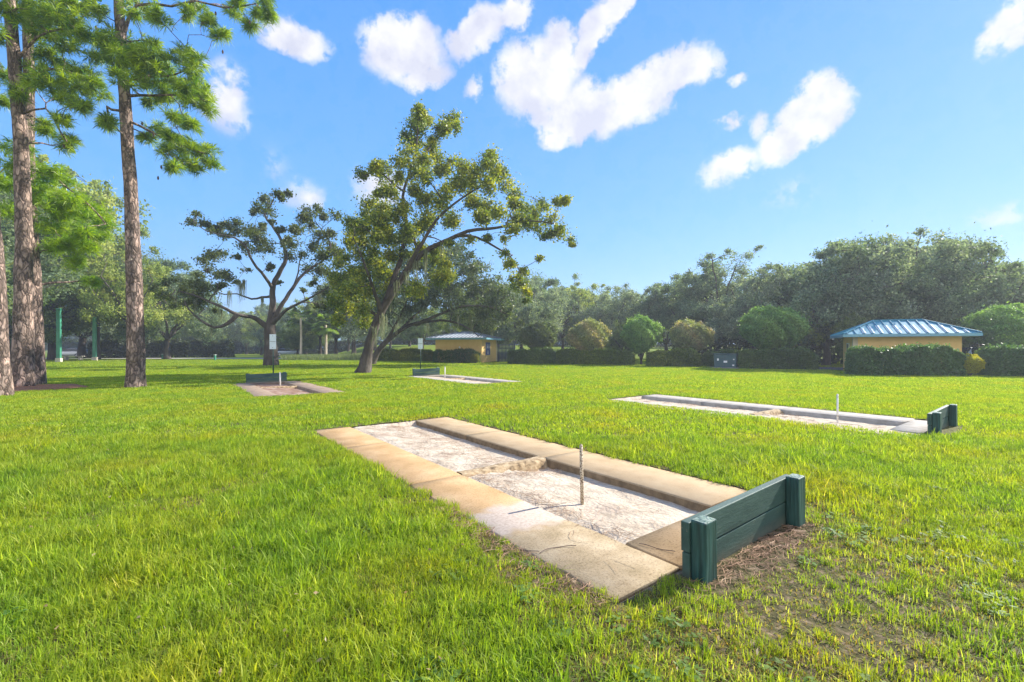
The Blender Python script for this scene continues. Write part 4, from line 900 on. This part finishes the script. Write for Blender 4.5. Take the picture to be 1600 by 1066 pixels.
kind(106, 11, 5.6, 3.4, 7, 115, [(.09, .125, .03), (.14, .18, .045), (.23, .25, .07)], low=.34)
USED = [False]*len(KINDS)
def put(kd, px, d, H, label, group, rot=None, wid=1.0, seed=[0]):
    if px > 1000 and H: H *= .965
    seed[0] += 1; rr = random.Random(seed[0]); x = (px-800)/700*d; z = float(gz(x, d)); t, cr, h0 = KINDS[kd]; s = (H-z)/h0*1.05 if H else 1
    root = empty('oak_tree', label, 'tree', (x, d, z), rr.uniform(0, 6.28) if rot is None else rot, group); root.scale = (s*wid, s*wid, s)
    for src in (t, cr):
        o = src if not USED[kd] else src.copy(); COL.objects.link(o); o.parent = root
    USED[kd] = True; return root
def topH(py, d): return 1.4+(545-py)/700*d
GR = 'oaks of the tree line behind the right hedges'
GM = 'grey green oaks of the tree line behind the middle hedges'
GL = 'oaks at the left edge of the park'
GD = 'far off trees across the open lawn'
def plant_trees():
    R_ = [(3,1122,48,377,'tall thin crowned oak rising above the others behind the round bush',1.0),(1,1082,52,415,'dark oak left of the tall thin crowned oak',1.0),(0,1175,44,418,'grey green oak directly behind the largest round bush',1.0),
          (1,1235,42,396,'dark oak left of the blue roofed hut, second from the largest round bush',1.1),(2,1290,38,378,'broad grey oak behind the left corner of the blue roof',1.0),(0,1362,37,368,'broad oak standing right behind the ridge of the blue roof',1.05),
          (2,1432,38,375,'grey oak behind the right slope of the blue roof',1.0),(1,1492,40,390,'oak behind the car park to the right of the blue roof',1.0),(3,1560,36,398,'open crowned oak with bare limbs behind the right bush',1.2),(0,1625,38,392,'oak cut by the right edge of the picture',1.0),
          (2,1330,47,405,'oak in the second row glimpsed between the blue roof crowns',1.0),(1,1200,54,425,'oak in the second row behind the largest round bush',1.1),(5,1700,40,400,'oak beyond the right edge of the picture',1.0),(4,1475,36,470,'low bushy oak whose pale foliage hangs by the right end of the blue roof',.8),
          (5,1250,37,470,'low oak filling the shade beside the drive',.75),(4,1335,33,490,'small oak close behind the blue roofed hut',.7)]
    for n, (k, px, d, py, lab, w) in enumerate(R_): put(k, px, d, topH(py, d), lab, GR, wid=w, rot=math.sin(n*2.3)*.7)
    M_ = [(2,860,62,432,'grey oak behind the first round bush right of the yellow hut',1.0),(0,815,52,438,'oak touching the drooping branch of the leaning oak',1.0),(5,905,67,440,'oak behind the second round bush',1.0),(0,955,60,450,'pale oak behind the third round bush',1.0),
          (1,1000,64,452,'dark oak in the dip of the tree line',1.0),(2,1040,58,440,'oak left of the dark oaks, behind the thinnest bush',1.0),(4,770,56,450,'oak peeping over the roof of the yellow hut',1.0),(2,920,78,455,'far oak seen above the gap between second and third bush',1.1),(1,880,70,446,'oak of the second row behind the hedge',1.1),(5,735,62,440,'oak behind the left part of the yellow hut',1.0),(4,975,50,500,'low grey oak just behind the hedge',.9)]
    for (k, px, d, py, lab, w) in M_: put(k, px, d, topH(py, d), lab, GM, wid=w)
    L_ = [(5,15,53,275,'large oak behind the pair of pines',.9),(5,85,55,258,'tallest oak of the left edge, over the green columns',.78),(1,-80,38,240,'dark oak beyond the left edge',1.1),(5,150,58,325,'oak behind the second green column',.72),(5,205,54,395,'oak glimpsed behind the lone pine',.9),(2,262,60,402,'oak with the thin outer boughs right of the lone pine',.85),
          (0,60,60,380,'oak of the back row behind the straw bed',1.2),(2,130,68,400,'oak of the back row between the columns',1.2),(4,10,50,430,'low oak at the far left lawn edge',1.1),(4,215,75,470,'low round oak behind the foot of the lone pine',1.1)]
    for (k, px, d, py, lab, w) in L_: put(k, px, d, topH(py, d), lab, GL, wid=w)
    D_ = [(4,255,100,474),(2,285,112,478),(5,320,105,482),(4,350,118,486),(0,385,110,488),(5,408,98,486),(2,445,95,484),(4,478,100,482),(5,500,80,462),(1,525,72,440),(0,552,70,432),(2,585,78,450),(5,545,92,470),(1,610,82,470),(4,640,90,480),(4,230,90,478),(1,330,135,478),(2,420,135,476),(5,270,135,480),(1,660,70,470),(4,465,75,500),(4,305,95,492)]
    SEEN = set(); names = ['low rounded tree', 'dark bushy tree', 'pale spreading tree', 'dense tree']
    for n, (k, px, d, py) in enumerate(D_):
        where = ['right of the lone pine', 'far beyond the elbow of the dark oak', 'behind the dark oak trunk', 'left of the leaning oak', 'behind the leaning oak'][0 if px < 300 else 1 if px < 380 else 2 if px < 455 else 3 if px < 560 else 4]
        dist = 'in the nearest row' if d < 85 else 'in the middle row' if d < 108 else 'in the farthest row'
        lab = f'far {names[k % 4]} {dist} {where}'
        if lab in SEEN: lab = lab.replace('far ', 'second far ', 1)
        SEEN.add(lab); put(k, px, d, topH(py, d), lab, GD)
    for n in range(46):
        px = -500+n*60; d = 140+(n*37) % 30; o = put([4, 2, 0, 4][n % 4], px, d, topH(500 if px < 700 else 480, d), 'distant hazy tree closing off the horizon', 'distant trees closing the horizon')
        o.scale = (o.scale[0]*1.35, o.scale[1]*1.35, o.scale[2]); o.location.z -= 1.2
plant_trees()

# ------------------------------------------------------------------ hedges and round bushes
def shell_box(r, n, lx, ly, h, lump=.12):
    """points through the outer layer of a clipped hedge, local x along its length"""
    x = r.uniform(-lx/2, lx/2, n); y = r.uniform(-ly/2, ly/2, n); z = r.uniform(.02, h, n); face = r.random(n)
    A = [lx*h, lx*h, lx*ly, ly*h, ly*h]; cum = np.cumsum(A)/sum(A); dp = np.abs(r.normal(0, .10, n))-(r.random(n) < .1)*r.uniform(0, .16, n)
    y = np.where(face < cum[0], -ly/2+dp, y); y = np.where((face >= cum[0]) & (face < cum[1]), ly/2-dp, y); z = np.where((face >= cum[1]) & (face < cum[2]), h-dp, z)
    x = np.where((face >= cum[2]) & (face < cum[3]), -lx/2+dp, x); x = np.where(face >= cum[3], lx/2-dp, x)
    b = 1+lump*np.sin(x*2.1+1)*.6+lump*np.sin(x*4.7)*.5+lump*.6*np.sin(z*5+x*3)
    # rounded ends and shoulders
    e = np.clip((np.abs(x)-(lx/2-.7))/.7, 0, 1); z = z*(1-.22*e**2)*(1+lump*.6*np.sin(x*1.7)+lump*.45*np.sin(x*5.3)+lump*.35*np.sin(x*13+y*4)*np.sin(y*9)); y = y*b*(1-.3*e**2)
    return np.stack([x, y, z], 1)
def hedge(a, b, w, h, label, cols, seed, leaf=.13, dens=900, group='clipped hedges', name='hedge'):
    a = np.array(a, float); b = np.array(b, float); d = b-a; L_ = np.linalg.norm(d); c = (a+b)/2; r = np.random.default_rng(seed); area = 2*L_*h+L_*w+2*w*h
    n = int(min(area*dens, 60000)); p = shell_box(r, n, L_, w, h); t = np.clip(r.random(n)*.6+.4*(.5+.5*np.sin(p[:, 0]*1.3+seed)), 0, .999)*(len(cols)-1); i = t.astype(int); f = (t-i)[:, None]; bc = np.array(cols)
    col = (bc[i]*(1-f)+bc[np.minimum(i+1, len(bc)-1)]*f)*r.uniform(.7, 1.3, (n, 1))
    root = empty(name, label, 'hedge', (c[0], c[1], float(gz(*c))), math.atan2(d[1], d[0]), group)
    v, f, cc = leaf_quads(r, p, leaf, leaf*.6, col); mesh_np('foliage', v, f, M['leaf'], root, cc)
    mb = MB(); rr = random.Random(seed)
    for k in range(int(L_/.35)):
        x = -L_/2+.3+k*.35; mb.cyl((x, rr.uniform(-.15, .15), -.05), (x+rr.uniform(-.2, .2), rr.uniform(-w*.35, w*.35), h*.8), .02, .008, 5)
    mb.build('stems', M['bark'], root); return root
def bush(px, py, d, rx, rz, label, cols, seed, leaf=.15, n=16000, stem=True, name='round_bush', zc=None):
    c = at(px, py, d); g = float(gz(c[0], d)); r = np.random.default_rng(seed); o = r.normal(0, 1, (n, 3)); o /= np.linalg.norm(o, axis=1)[:, None]
    lump = 1+.08*np.sin(o[:, 0]*4.3+seed)+.07*np.sin(o[:, 1]*6+o[:, 2]*4+seed)+.06*np.sin(o[:, 0]*11+o[:, 2]*9)+.05*np.sin(o[:, 0]*19+o[:, 1]*8)*np.sin(o[:, 2]*17+seed); rad = lump*(1-np.abs(r.normal(0, .13, n))); rad += (r.random(n) < .08)*r.uniform(0, .2, n)*(np.sin(o[:, 0]*23+o[:, 2]*13+seed) > 0)
    p = o*rad[:, None]*np.array([rx, rx, rz]); p[:, :2] *= (1-.22*np.clip(-p[:, 2:3]/rz, 0, 1)); H = c[2]-g; p[:, 2] += H; keep = p[:, 2] > .15; p = p[keep]; n = len(p)
    t = np.clip(r.random(n)*.5+.5*(.5+.5*np.sin(p[:, 0]*3+p[:, 2]*2.3+seed)), 0, .999)*(len(cols)-1); i = t.astype(int); f = (t-i)[:, None]; bc = np.array(cols)
    col = (bc[i]*(1-f)+bc[np.minimum(i+1, len(bc)-1)]*f)*r.uniform(.7, 1.3, (n, 1)); root = empty(name, label, 'bush', (c[0], d, g), 0, 'rounded bushes along the hedges')
    v, f, cc = leaf_quads(r, p, leaf*1.35, leaf*.5, col); mesh_np('foliage', v, f, M['leaf'], root, cc)
    T = Tree(seed, 6); T.limb([(0, 0, -.1), (.1, 0, H*.5), (0, 0, H)], .12, .05, .1)
    for k in range(6):
        a = k*1.05; T.limb([(0, 0, .35), (math.cos(a)*rx*.3, math.sin(a)*rx*.3, H*.6), (math.cos(a)*rx*.7, math.sin(a)*rx*.7, H+rz*.3)], .06, .015, .1)
    mesh_np('stems', np.concatenate(T.V), np.concatenate(T.F), M['bark'], root, smooth=True); return root
HG = [(.055, .11, .04), (.085, .15, .05), (.15, .21, .055)]; HY = [(.06, .10, .02), (.13, .16, .02), (.22, .21, .025)]; HB = [(.055, .12, .055), (.08, .16, .065), (.12, .20, .075)]
PK = [(.15, .20, .09), (.27, .29, .15), (.44, .33, .23)]
hedge(gp(795,568.5), gp(868,568.8), 1.6, 1.35, 'low dark hedge just right of the navy screen', HG, 1)
hedge(gp(872,569), gp(990,570.5), 1.6, 1.25, 'hedge with yellowing top below the third round bush', [(.07,.12,.03),(.11,.17,.03),(.20,.24,.035)], 2)
hedge(gp(1012,571.5), gp(1092,573), 1.6, 1.25, 'bright topped hedge left of the utility cabinet', [(.07,.12,.03),(.12,.17,.03),(.24,.27,.035)], 3)
hedge(gp(1158,575), gp(1276,578), 1.7, 1.30, 'hedge ending beside the shaded drive below the largest round bush', HG, 4)
hedge(gp(1098,572.0), gp(1160,574.2), .8, 1.2, 'hedge growing close behind the utility cabinet', HG, 5)
hedge((18.2, 24.0), (23.15, 23.3), 1.5, 1.42, 'dark clipped hedge below the blue roofed hut', HB, 6, .11, 1500)
hedge((24.35, 23.25), (31.5, 21.3), 1.5, 1.38, 'dark clipped hedge at the right edge in front of the parked car', HB, 7, .11, 1500)
hedge(gp(592,564), gp(676,565), 1.6, 1.3, 'hedge with yellow patch left of the yellow hut', HY, 8, .1)
hedge(gp(680,566.5), gp(748,567.5), 1.0, 1.25, 'shaded hedge along the wall of the yellow hut', HG, 9, .1)
bush(1514, 570, 23.0, .5, .55, 'small bright yellow shrub between the two dark hedges', [(.22,.24,.02),(.34,.34,.02),(.48,.42,.03)], 61, .08, 6000, name='yellow_shrub')
bush(742, 562, 43, .42, .55, 'small pale shrub at the corner of the yellow hut', HY, 62, .09, 3000, name='yellow_shrub')
bush(843, 527, 43, 1.75, 1.5, 'grey green round bush nearest the yellow hut', [(.07,.11,.05),(.11,.15,.07),(.15,.18,.09)], 63)
bush(920, 528, 41, 1.95, 1.6, 'round bush with reddish tips, second from the yellow hut', PK, 64)
bush(1002, 523, 39, 1.72, 1.55, 'bright green round bush forking above the hedge gap', BRIGHT, 65)
bush(1079, 527, 37, 1.65, 1.35, 'pale round bush with reddish top left of the largest bush', PK, 66, .17, 9000)
bush(1207, 514, 32.5, 1.95, 1.55, 'largest round bush with clipped green dome left of the blue roof', BRIGHT, 67, .15, 26000)
bush(1585, 512, 29, 2.35, 1.5, 'large green bush at the right edge above the parked car', BRIGHT, 68, .15, 20000)
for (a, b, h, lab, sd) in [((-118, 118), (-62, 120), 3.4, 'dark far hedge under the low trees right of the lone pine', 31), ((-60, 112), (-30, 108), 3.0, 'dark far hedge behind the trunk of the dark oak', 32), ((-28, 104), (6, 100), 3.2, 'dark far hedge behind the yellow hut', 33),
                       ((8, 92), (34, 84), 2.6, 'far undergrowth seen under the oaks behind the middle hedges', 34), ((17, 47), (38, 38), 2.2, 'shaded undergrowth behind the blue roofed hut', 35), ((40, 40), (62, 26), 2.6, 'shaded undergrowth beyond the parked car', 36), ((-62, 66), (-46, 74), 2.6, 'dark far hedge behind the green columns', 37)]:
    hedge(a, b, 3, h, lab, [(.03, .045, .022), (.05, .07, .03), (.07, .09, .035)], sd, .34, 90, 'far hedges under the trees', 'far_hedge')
def fringe():
    """pale grasses along the far bank, one mass nobody could count"""
    r = np.random.default_rng(5); n = 9000; px = r.uniform(440, 575, n); d = r.uniform(54, 64, n); x = (px-800)/700*d; z0 = gz(x, d); h = r.uniform(.25, .75, n); la = r.normal(0, .18, (n, 2)); w = .02
    b = np.stack([x, d, z0], 1); tip = b+np.stack([la[:, 0], la[:, 1], h], 1); a = r.uniform(0, 3.14, n); s = np.stack([np.cos(a)*w, np.sin(a)*w, 0*a], 1)
    v = np.stack([b-s, b+s, tip+s*.3, tip-s*.3], 1).reshape(-1, 3); col = np.repeat(np.array([(.14, .18, .08)])*r.uniform(.6, 1.4, (n, 1)), 4, 0)
    o = mesh_np('tall_grass', v, np.arange(4*n).reshape(n, 4), M['leaf'], None, col); tag(o, 'pale ornamental grass along the far bank', kind='stuff')
fringe()

# ------------------------------------------------------------------ huts
def hut(C, W, L_, th, h, ridge_h, ridge_len, over, roofm, label, details):
    """C: front left corner on the ground; local x along the front, y back"""
    root = empty('park_hut', label, 'hut', (C[0], C[1], float(gz(C[0], C[1]))), th, 'yellow park huts')
    MB().box(0, W, 0, L_, -.3, h).build('wall', M['stucco'], root)
    e0, e1, f0, f1 = -over, W+over, -over, L_+over; zc = h+.02; cy = L_/2; rx0, rx1 = W/2-ridge_len/2, W/2+ridge_len/2
    MB().add([(e0,f0,zc+.1),(e1,f0,zc+.1),(e1,f1,zc+.1),(e0,f1,zc+.1),(rx0,cy,ridge_h),(rx1,cy,ridge_h)], [(0,1,5,4),(1,2,5),(2,3,4,5),(3,0,4)]).build('roof', roofm, root)
    rf = root.children[-1]
    mb = MB(); A = np.array
    def seams(p0, p1, q0, q1, step=.40):
        """ribs from eave p0-p1 up to the ridge q0-q1, running square to the eave"""
        p0, p1, q0, q1 = map(lambda a: A(a, float), (p0, p1, q0, q1)); d = p1-p0; Ln = np.linalg.norm(d); d /= Ln; t0 = (q0-p0)@d; t1 = (q1-p0)@d; s = q0-p0; s = s-d*(s@d); n = np.cross(d, s); n /= np.linalg.norm(n)
        k = step/2
        while k < Ln:
            f = 1.0 if t0 <= k <= t1 else (k/t0 if k < t0 else (Ln-k)/(Ln-t1))
            a = p0+d*k; b = a+s*f; w = d*.022; hgt = n*.05
            mb.add([a-w, a+w, b+w, b-w, a-w+hgt, a+w+hgt, b+w+hgt, b-w+hgt], [(4,5,6,7),(0,1,5,4),(1,2,6,5),(2,3,7,6),(3,0,4,7)]); k += step
    z = zc+.1
    seams((e0,f0,z),(e1,f0,z),(rx0,cy,ridge_h),(rx1,cy,ridge_h)); seams((e1,f0,z),(e1,f1,z),(rx1,cy,ridge_h),(rx1,cy,ridge_h)); seams((e1,f1,z),(e0,f1,z),(rx1,cy,ridge_h),(rx0,cy,ridge_h)); seams((e0,f1,z),(e0,f0,z),(rx0,cy,ridge_h),(rx0,cy,ridge_h))
    mb.build('seams', roofm, rf)
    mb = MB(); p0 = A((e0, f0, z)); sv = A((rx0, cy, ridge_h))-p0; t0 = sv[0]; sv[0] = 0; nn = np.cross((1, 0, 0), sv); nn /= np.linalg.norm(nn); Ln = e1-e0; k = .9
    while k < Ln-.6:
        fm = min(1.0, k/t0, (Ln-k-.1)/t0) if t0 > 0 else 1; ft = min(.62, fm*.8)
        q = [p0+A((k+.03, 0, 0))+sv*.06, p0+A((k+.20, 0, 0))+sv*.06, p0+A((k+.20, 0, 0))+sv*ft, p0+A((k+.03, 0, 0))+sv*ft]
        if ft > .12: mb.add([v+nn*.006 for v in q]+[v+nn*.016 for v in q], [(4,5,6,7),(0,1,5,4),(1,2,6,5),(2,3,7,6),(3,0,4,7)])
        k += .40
    mb.build('painted_glints', M['white'], rf)  # white strips that paint sky glints onto the front roof slope
    mb = MB(); mb.cyl((rx0, cy, ridge_h+.02), (rx1, cy, ridge_h+.02), .06, None, 6)
    for (ex, ey, rx) in ((e0, f0, rx0), (e0, f1, rx0), (e1, f0, rx1), (e1, f1, rx1)): mb.cyl((ex, ey, z+.03), (rx, cy, ridge_h+.02), .05, None, 6)
    mb.build('ridge_cap', roofm, rf)
    mb = MB(); t = .04; zz0, zz1 = zc-.06, zc+.097
    mb.box(e0, e1, f0-t, f0, zz0, zz1).box(e0, e1, f1, f1+t, zz0, zz1).box(e0-t, e0, f0-t, f1+t, zz0, zz1).box(e1, e1+t, f0-t, f1+t, zz0, zz1).build('fascia', M['fascia'], rf)
    MB().box(e0, e1, f0, f1, zc-.02, zc).build('soffit', M['white'], rf)
    details(root, W, L_, h); return root
def det2(root, W, L_, h):
    w = MB().box(-.05, .0-.003, 1.05, 1.65, .95, 1.75).build('window', M['frame'], root)
    MB().box(-.054, -.045, 1.12, 1.58, 1.02, 1.68).build('pane', M['dark'], w)
    MB().box(-.03, .20, -.03, .20, -.3, h-.004).build('corner_trim', M['trimwall'], root)
def det1(root, W, L_, h):
    p = MB().box(W+.003, W+.04, 1.2, 2.6, .75, 2.05).build('notice_board', M['poster'], root)
    mb = MB(); x = W+.042
    for (y, z) in ((1.6, 1.6), (2.15, 1.6), (1.85, 1.0)): mb.box(x, x+.006, y-.12, y+.12, z-.16, z+.12).cyl((x, y, z+.2), (x+.006, y, z+.2), .07, None, 10)
    mb.build('white_symbols', M['white'], p)
    MB().box(2.6, 2.72, -.09, -.003, 1.45, 1.62).build('wall_lamp', M['white'], root)
    MB().box(W-.02, W+.07, L_-.22, L_+.03, -.3, h-.004).build('corner_trim', M['trimwall'], root)
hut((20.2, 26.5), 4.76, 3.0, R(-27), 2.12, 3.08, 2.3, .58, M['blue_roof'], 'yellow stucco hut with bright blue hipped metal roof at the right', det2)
th1 = R(-15); W1 = 5.0; C1 = (-3.0-W1*math.cos(th1), 44.5-W1*math.sin(th1))
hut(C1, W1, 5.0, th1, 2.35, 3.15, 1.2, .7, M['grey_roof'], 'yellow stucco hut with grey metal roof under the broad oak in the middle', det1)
NOGRASS.append([(19.5, 25.9), (26, 23.2), (28, 28), (21, 30)])
# screen beside the yellow hut
def screen():
    a, b = gp(776, 567.8), gp(800, 568.2); a = np.array([-1.45, 45.6]); b = np.array([.25, 45.2]); d = b-a; L_ = np.linalg.norm(d)
    root = empty('screen_fence', 'navy slatted screen gate right of the yellow hut', 'screen', (a[0], a[1], 0), math.atan2(d[1], d[0]))
    mb = MB()
    for k in range(12): mb.box(.02+k*L_/12, (k+1)*L_/12-.015, 0, .03, .1, 1.85)
    mb.build('slat_panel', M['navy'], root)
    for x in (0, L_): MB().box(x-.05, x+.05, .032, .12, -.1, 1.95).build('post', M['navy'], root)
    MB().box(-.0, L_, .032, .08, 1.4, 1.5).build('rail', M['navy'], root)
screen()
# utility cabinet
def cabinet():
    p = gp(1133, 573.9); p = p*.965; th = math.atan2(-13.9, 21.2)
    root = empty('utility_cabinet', 'dark blue green utility cabinet with white stickers in front of the hedge', 'cabinet', (p[0], p[1], 0), th)
    MB().box(-.75, .75, 0, .7, .02, .98).build('body', M['box'], root, .03)
    MB().box(-.80, .80, -.05, .75, .985, 1.04).build('lid', M['box'], root, .015)
    MB().box(-.85, .85, -.08, .78, -.05, .018).build('base', M['path'], root)
    MB().box(-.02, .004, -.012, -.003, .05, .95).build('door_joint', M['dark'], root)
    for (x, z, w, h) in ((-.50, .60, .11, .16), (.0, .45, .24, .14), (.55, .62, .09, .07), (.52, .2, .13, .10)):
        MB().box(x-w/2+.02, x+w/2+.02, -.018, -.013, z-h/2, z+h/2).build('sticker', M['white'], root)
cabinet()
# scoring signs
def signpost(px, py, d, label):
    b = at(px, py, d); root = empty('sign_post', label, 'sign', (b[0], b[1], 0), 0, 'small signs on poles behind the far pits')
    MB().cyl((0, 0, -.1), (0, 0, 1.98), .028, None, 10).build('pole', M['pole'], root, 0, True)
    s = MB().box(-.14, .14, -.045, -.03, 1.38, 2.02).build('sign_panel', M['signface'], root, .004)
    mb = MB()
    for z in (1.45, 1.95): mb.cyl((0, -.052, z), (0, -.0455, z), .014, None, 8)
    mb.build('bolt', M['dark'], s)
    MB().box(-.12, .12, -.048, -.0455, 1.70, 1.715).build('line', M['pole'], s)
signpost(427, 598, 19.3, 'tall sign on pole behind the far left backboard'); signpost(657, 580.5, 27, 'tall sign on pole behind the far middle backboard')
# green columns with pale feet, and bench
def column(px, py, topy, label):
    d = 980/(py-545); b = at(px, py, d); H = 1.4+(545-topy)/700*d
    root = empty('green_column', label, 'column', (b[0], b[1], 0), .35, 'green columns at the left edge of the lawn')
    MB().box(-.16, .16, -.16, .16, .42, H).build('shaft', M['teal'], root, .02)
    MB().box(-.22, .22, -.22, .22, -.1, .42).build('foot', M['path'], root, .02)
    MB().box(-.2, .2, -.2, .2, H+.003, H+.12).build('cap', M['teal'], root, .02)
column(92, 566, 484, 'green column nearest the pair of pines'); column(148, 563.5, 497, 'green column beside the bench, right one of the two')
def bench():
    b = at(115, 562.6, 55); root = empty('park_bench', 'low pale concrete bench between the green columns', 'bench', (b[0], b[1], 0), .1)
    MB().box(-1.1, 1.1, -.25, .25, .42, .52).build('seat', M['path'], root, .015)
    for x in (-.8, .8): MB().box(x-.12, x+.12, -.2, .2, 0, .418).build('leg', M['path'], root, .01)
bench()
def lowpost(px, py, label):
    d = 980/(py-545); b = at(px, py, d); root = empty('marker_post', label, 'post', (b[0], b[1], 0), 0, 'short green posts by the far road')
    MB().box(-.09, .09, -.09, .09, -.05, .62).build('post', M['teal'], root, .02); MB().box(-.11, .11, -.11, .11, .622, .68).build('cap', M['white'], root, .01)
lowpost(254, 561, 'short green post right of the lone pine'); lowpost(336, 563, 'short green post left of the dark oak')
# cabbage palms
def palm(px, d, top_py, label, seed):
    b = at(px, 560, d); H = topH(top_py, d); r = np.random.default_rng(seed); T = Tree(seed, 8); T.limb([(0, 0, -.1), (.05, 0, H*.5), (.0, 0, H)], .2, .15, .02)
    root = empty('palm_tree', label, 'palm', (b[0], b[1], float(gz(b[0], b[1]))), 0, 'palms beyond the far road'); mesh_np('trunk', np.concatenate(T.V), np.concatenate(T.F), M['trimwall'], root, smooth=True)
    Vv = []; F = []; C = []
    for k in range(34):
        a = r.uniform(0, 6.283); e = r.uniform(-.7, 1.2); L_ = r.uniform(.9, 1.4); ctr = np.array([math.cos(a)*math.cos(e), math.sin(a)*math.cos(e), math.sin(e)])*L_+np.array([0, 0, H]); dirv = unit(ctr-np.array([0, 0, H])); side = unit(np.cross(dirv, (0, 0, 1))); c = np.array((.14, .22, .04))*r.uniform(.7, 1.4)
        for q in np.linspace(-1.2, 1.2, 17):
            dd = unit(dirv*math.cos(q)+side*math.sin(q)); tip = ctr+dd*.95+np.array([0, 0, -.35]); w = np.cross(dd, (0, 0, 1.)); w = unit(w)*.075; n0 = len(Vv)
            Vv += [ctr-w*.4, ctr+w*.4, (ctr+tip)/2+w+np.array([0, 0, .1]), tip, (ctr+tip)/2-w+np.array([0, 0, .1])]; F.append((n0, n0+1, n0+2, n0+3, n0+4)); C += [c]*5
    o = mesh_np('crown', np.array(Vv), np.array(F), M['leaf'], root, np.array(C))
palm(470, 66, 497, 'palm with pale trunk left of the leaning oak', 71); palm(509, 62, 508, 'palm nearer the leaning oak with a slimmer crown', 72)

# cars
def car(loc, rz, paint, label):
    root = empty('parked_car', label, 'car', loc, rz, 'parked cars')
    st = [(-2.2,.45,.70,.80),(-2.12,.30,.86,.88),(-1.5,.28,.93,.90),(-.9,.28,.96,.90),(0,.28,.97,.90),(1.4,.28,.98,.90),(2.0,.30,.95,.88),(2.2,.42,.80,.80)]
    vs = []; fs = []
    for (x, z0, z1, w) in st: vs += [(x,-w,z0),(x,-w*1.0,(z0+z1)/2),(x,-w*.95,z1),(x,w*.95,z1),(x,w,(z0+z1)/2),(x,w,z0)]
    for k in range(len(st)-1):
        for j in range(6): fs.append((k*6+j, k*6+(j+1) % 6, (k+1)*6+(j+1) % 6, (k+1)*6+j))
    fs += [(5,4,3,2,1,0), tuple(len(vs)-6+j for j in range(6))]; MB().add(vs, fs).build('body', M[paint], root, .05, True)
    b = root.children[-1]
    g = [(-1.05,.96,.80),(-.35,1.42,.66),(1.1,1.46,.66),(1.95,.98,.78)]; vs = []; fs = []
    for (x, z, w) in g: vs += [(x,-w,z),(x,w,z),(x,-w*1.1,.95),(x,w*1.1,.95)]
    for k in range(3): n = k*4; fs += [(n,n+1,n+5,n+4),(n+2,n,n+4,n+6),(n+1,n+3,n+7,n+5)]
    MB().add(vs, fs).build('window_band', M['glass'], root)
    MB().add([(-.38,-.665,1.425),(-.38,.665,1.425),(1.14,.665,1.465),(1.14,-.665,1.465),(-.3,-.6,1.47),(-.3,.6,1.47),(1.05,.6,1.51),(1.05,-.6,1.51)], [(4,7,6,5),(0,1,2,3),(0,4,5,1),(1,5,6,2),(2,6,7,3),(3,7,4,0)]).build('roof', M[paint], root, .02)
    for x in (-1.35, 1.35):
        for y in (-.86, .86):
            w = MB().cyl((x, y-.1, .32), (x, y+.1, .32), .32, None, 18).build('tyre', M['tyre'], root); MB().cyl((x, y-.108, .32), (x, y+.108, .32), .19, None, 12).build('rim', M['rim'], w)
    for y in (-.62, .62):
        MB().box(-2.225, -2.12, y-.16, y+.16, .62, .76).build('headlight', M['lamp'], root, .01); MB().box(2.14, 2.225, y-.15, y+.15, .68, .84).build('tail_light', M['tail'], root, .01)
    return root
def gxy(px, d): x = (px-800)/700*d; return (x, d, float(gz(x, d)))
car(gxy(450, 84), R(205), 'car_silver', 'silver blue car parked far off beside the dark oak trunk')
car((31.3, 31.0, 0), R(8), 'car_blue', 'dark blue car showing its roof above the right edge hedge')
car(gxy(112, 72), R(10), 'car_white', 'white car glimpsed far off between the green columns')

# ------------------------------------------------------------------ roads, paths, straw bed
strip('road', (-100, 66.5), (-24, 64.5), 4.6, .006, M['pale_road'])
strip('path', (-75, 50.5), (-46.5, 53.8), 2.2, .012, M['path'])
strip('drive', (14.8, 33.6), (34, 28.6), 4.6, .008, M['asphalt'])
strip('car_park', (20, 35), (60, 28), 7, .004, M['asphalt'])
NOGRASS.append([(14.5, 31.3), (33, 26.2), (34, 31), (15.5, 36)])
def mulch_bed():
    cx, cy, rx, ry = MULCH[0]; n = 40; r = random.Random(3); vs = [(cx, cy, .09)]; fs = []
    for ring in (.5, .85, 1.0):
        for k in range(n):
            a = 6.283*k/n; q = ring*(1+.06*math.sin(5*a)+.04*math.sin(9*a+1)); vs.append((cx+rx*q*math.cos(a), cy+ry*q*math.sin(a), {.5: .085, .85: .05, 1.0: -.01}[ring]+r.uniform(-.01, .01)))
    for k in range(n): fs.append((0, 1+k, 1+(k+1) % n))
    for q in range(2):
        for k in range(n): a, b = 1+q*n+k, 1+q*n+(k+1) % n; fs.append((a, a+n, b+n, b))
    me = bpy.data.meshes.new('straw_bed'); me.from_pydata(vs, [], fs); me.materials.append(M['mulch']); o = bpy.data.objects.new('straw_bed', me); COL.objects.link(o); tag(o, kind='structure')
mulch_bed()
build_grass()

# ------------------------------------------------------------------ air
HAZE = .0011
if HAZE:
    o = MB().box(-420, 420, -60, 420, -3, 42).build('haze', None); o.data.materials.clear(); m = bpy.data.materials.new('haze'); m.use_nodes = True; nt = m.node_tree; nt.nodes.clear()
    out = nt.nodes.new('ShaderNodeOutputMaterial'); pv = nt.nodes.new('ShaderNodeVolumePrincipled'); nt.links.new(pv.outputs[0], out.inputs['Volume'])
    pv.inputs['Density'].default_value = HAZE; pv.inputs['Color'].default_value = (.80, .88, 1, 1); pv.inputs['Anisotropy'].default_value = .3
    o.data.materials.append(m); tag(o, kind='stuff')
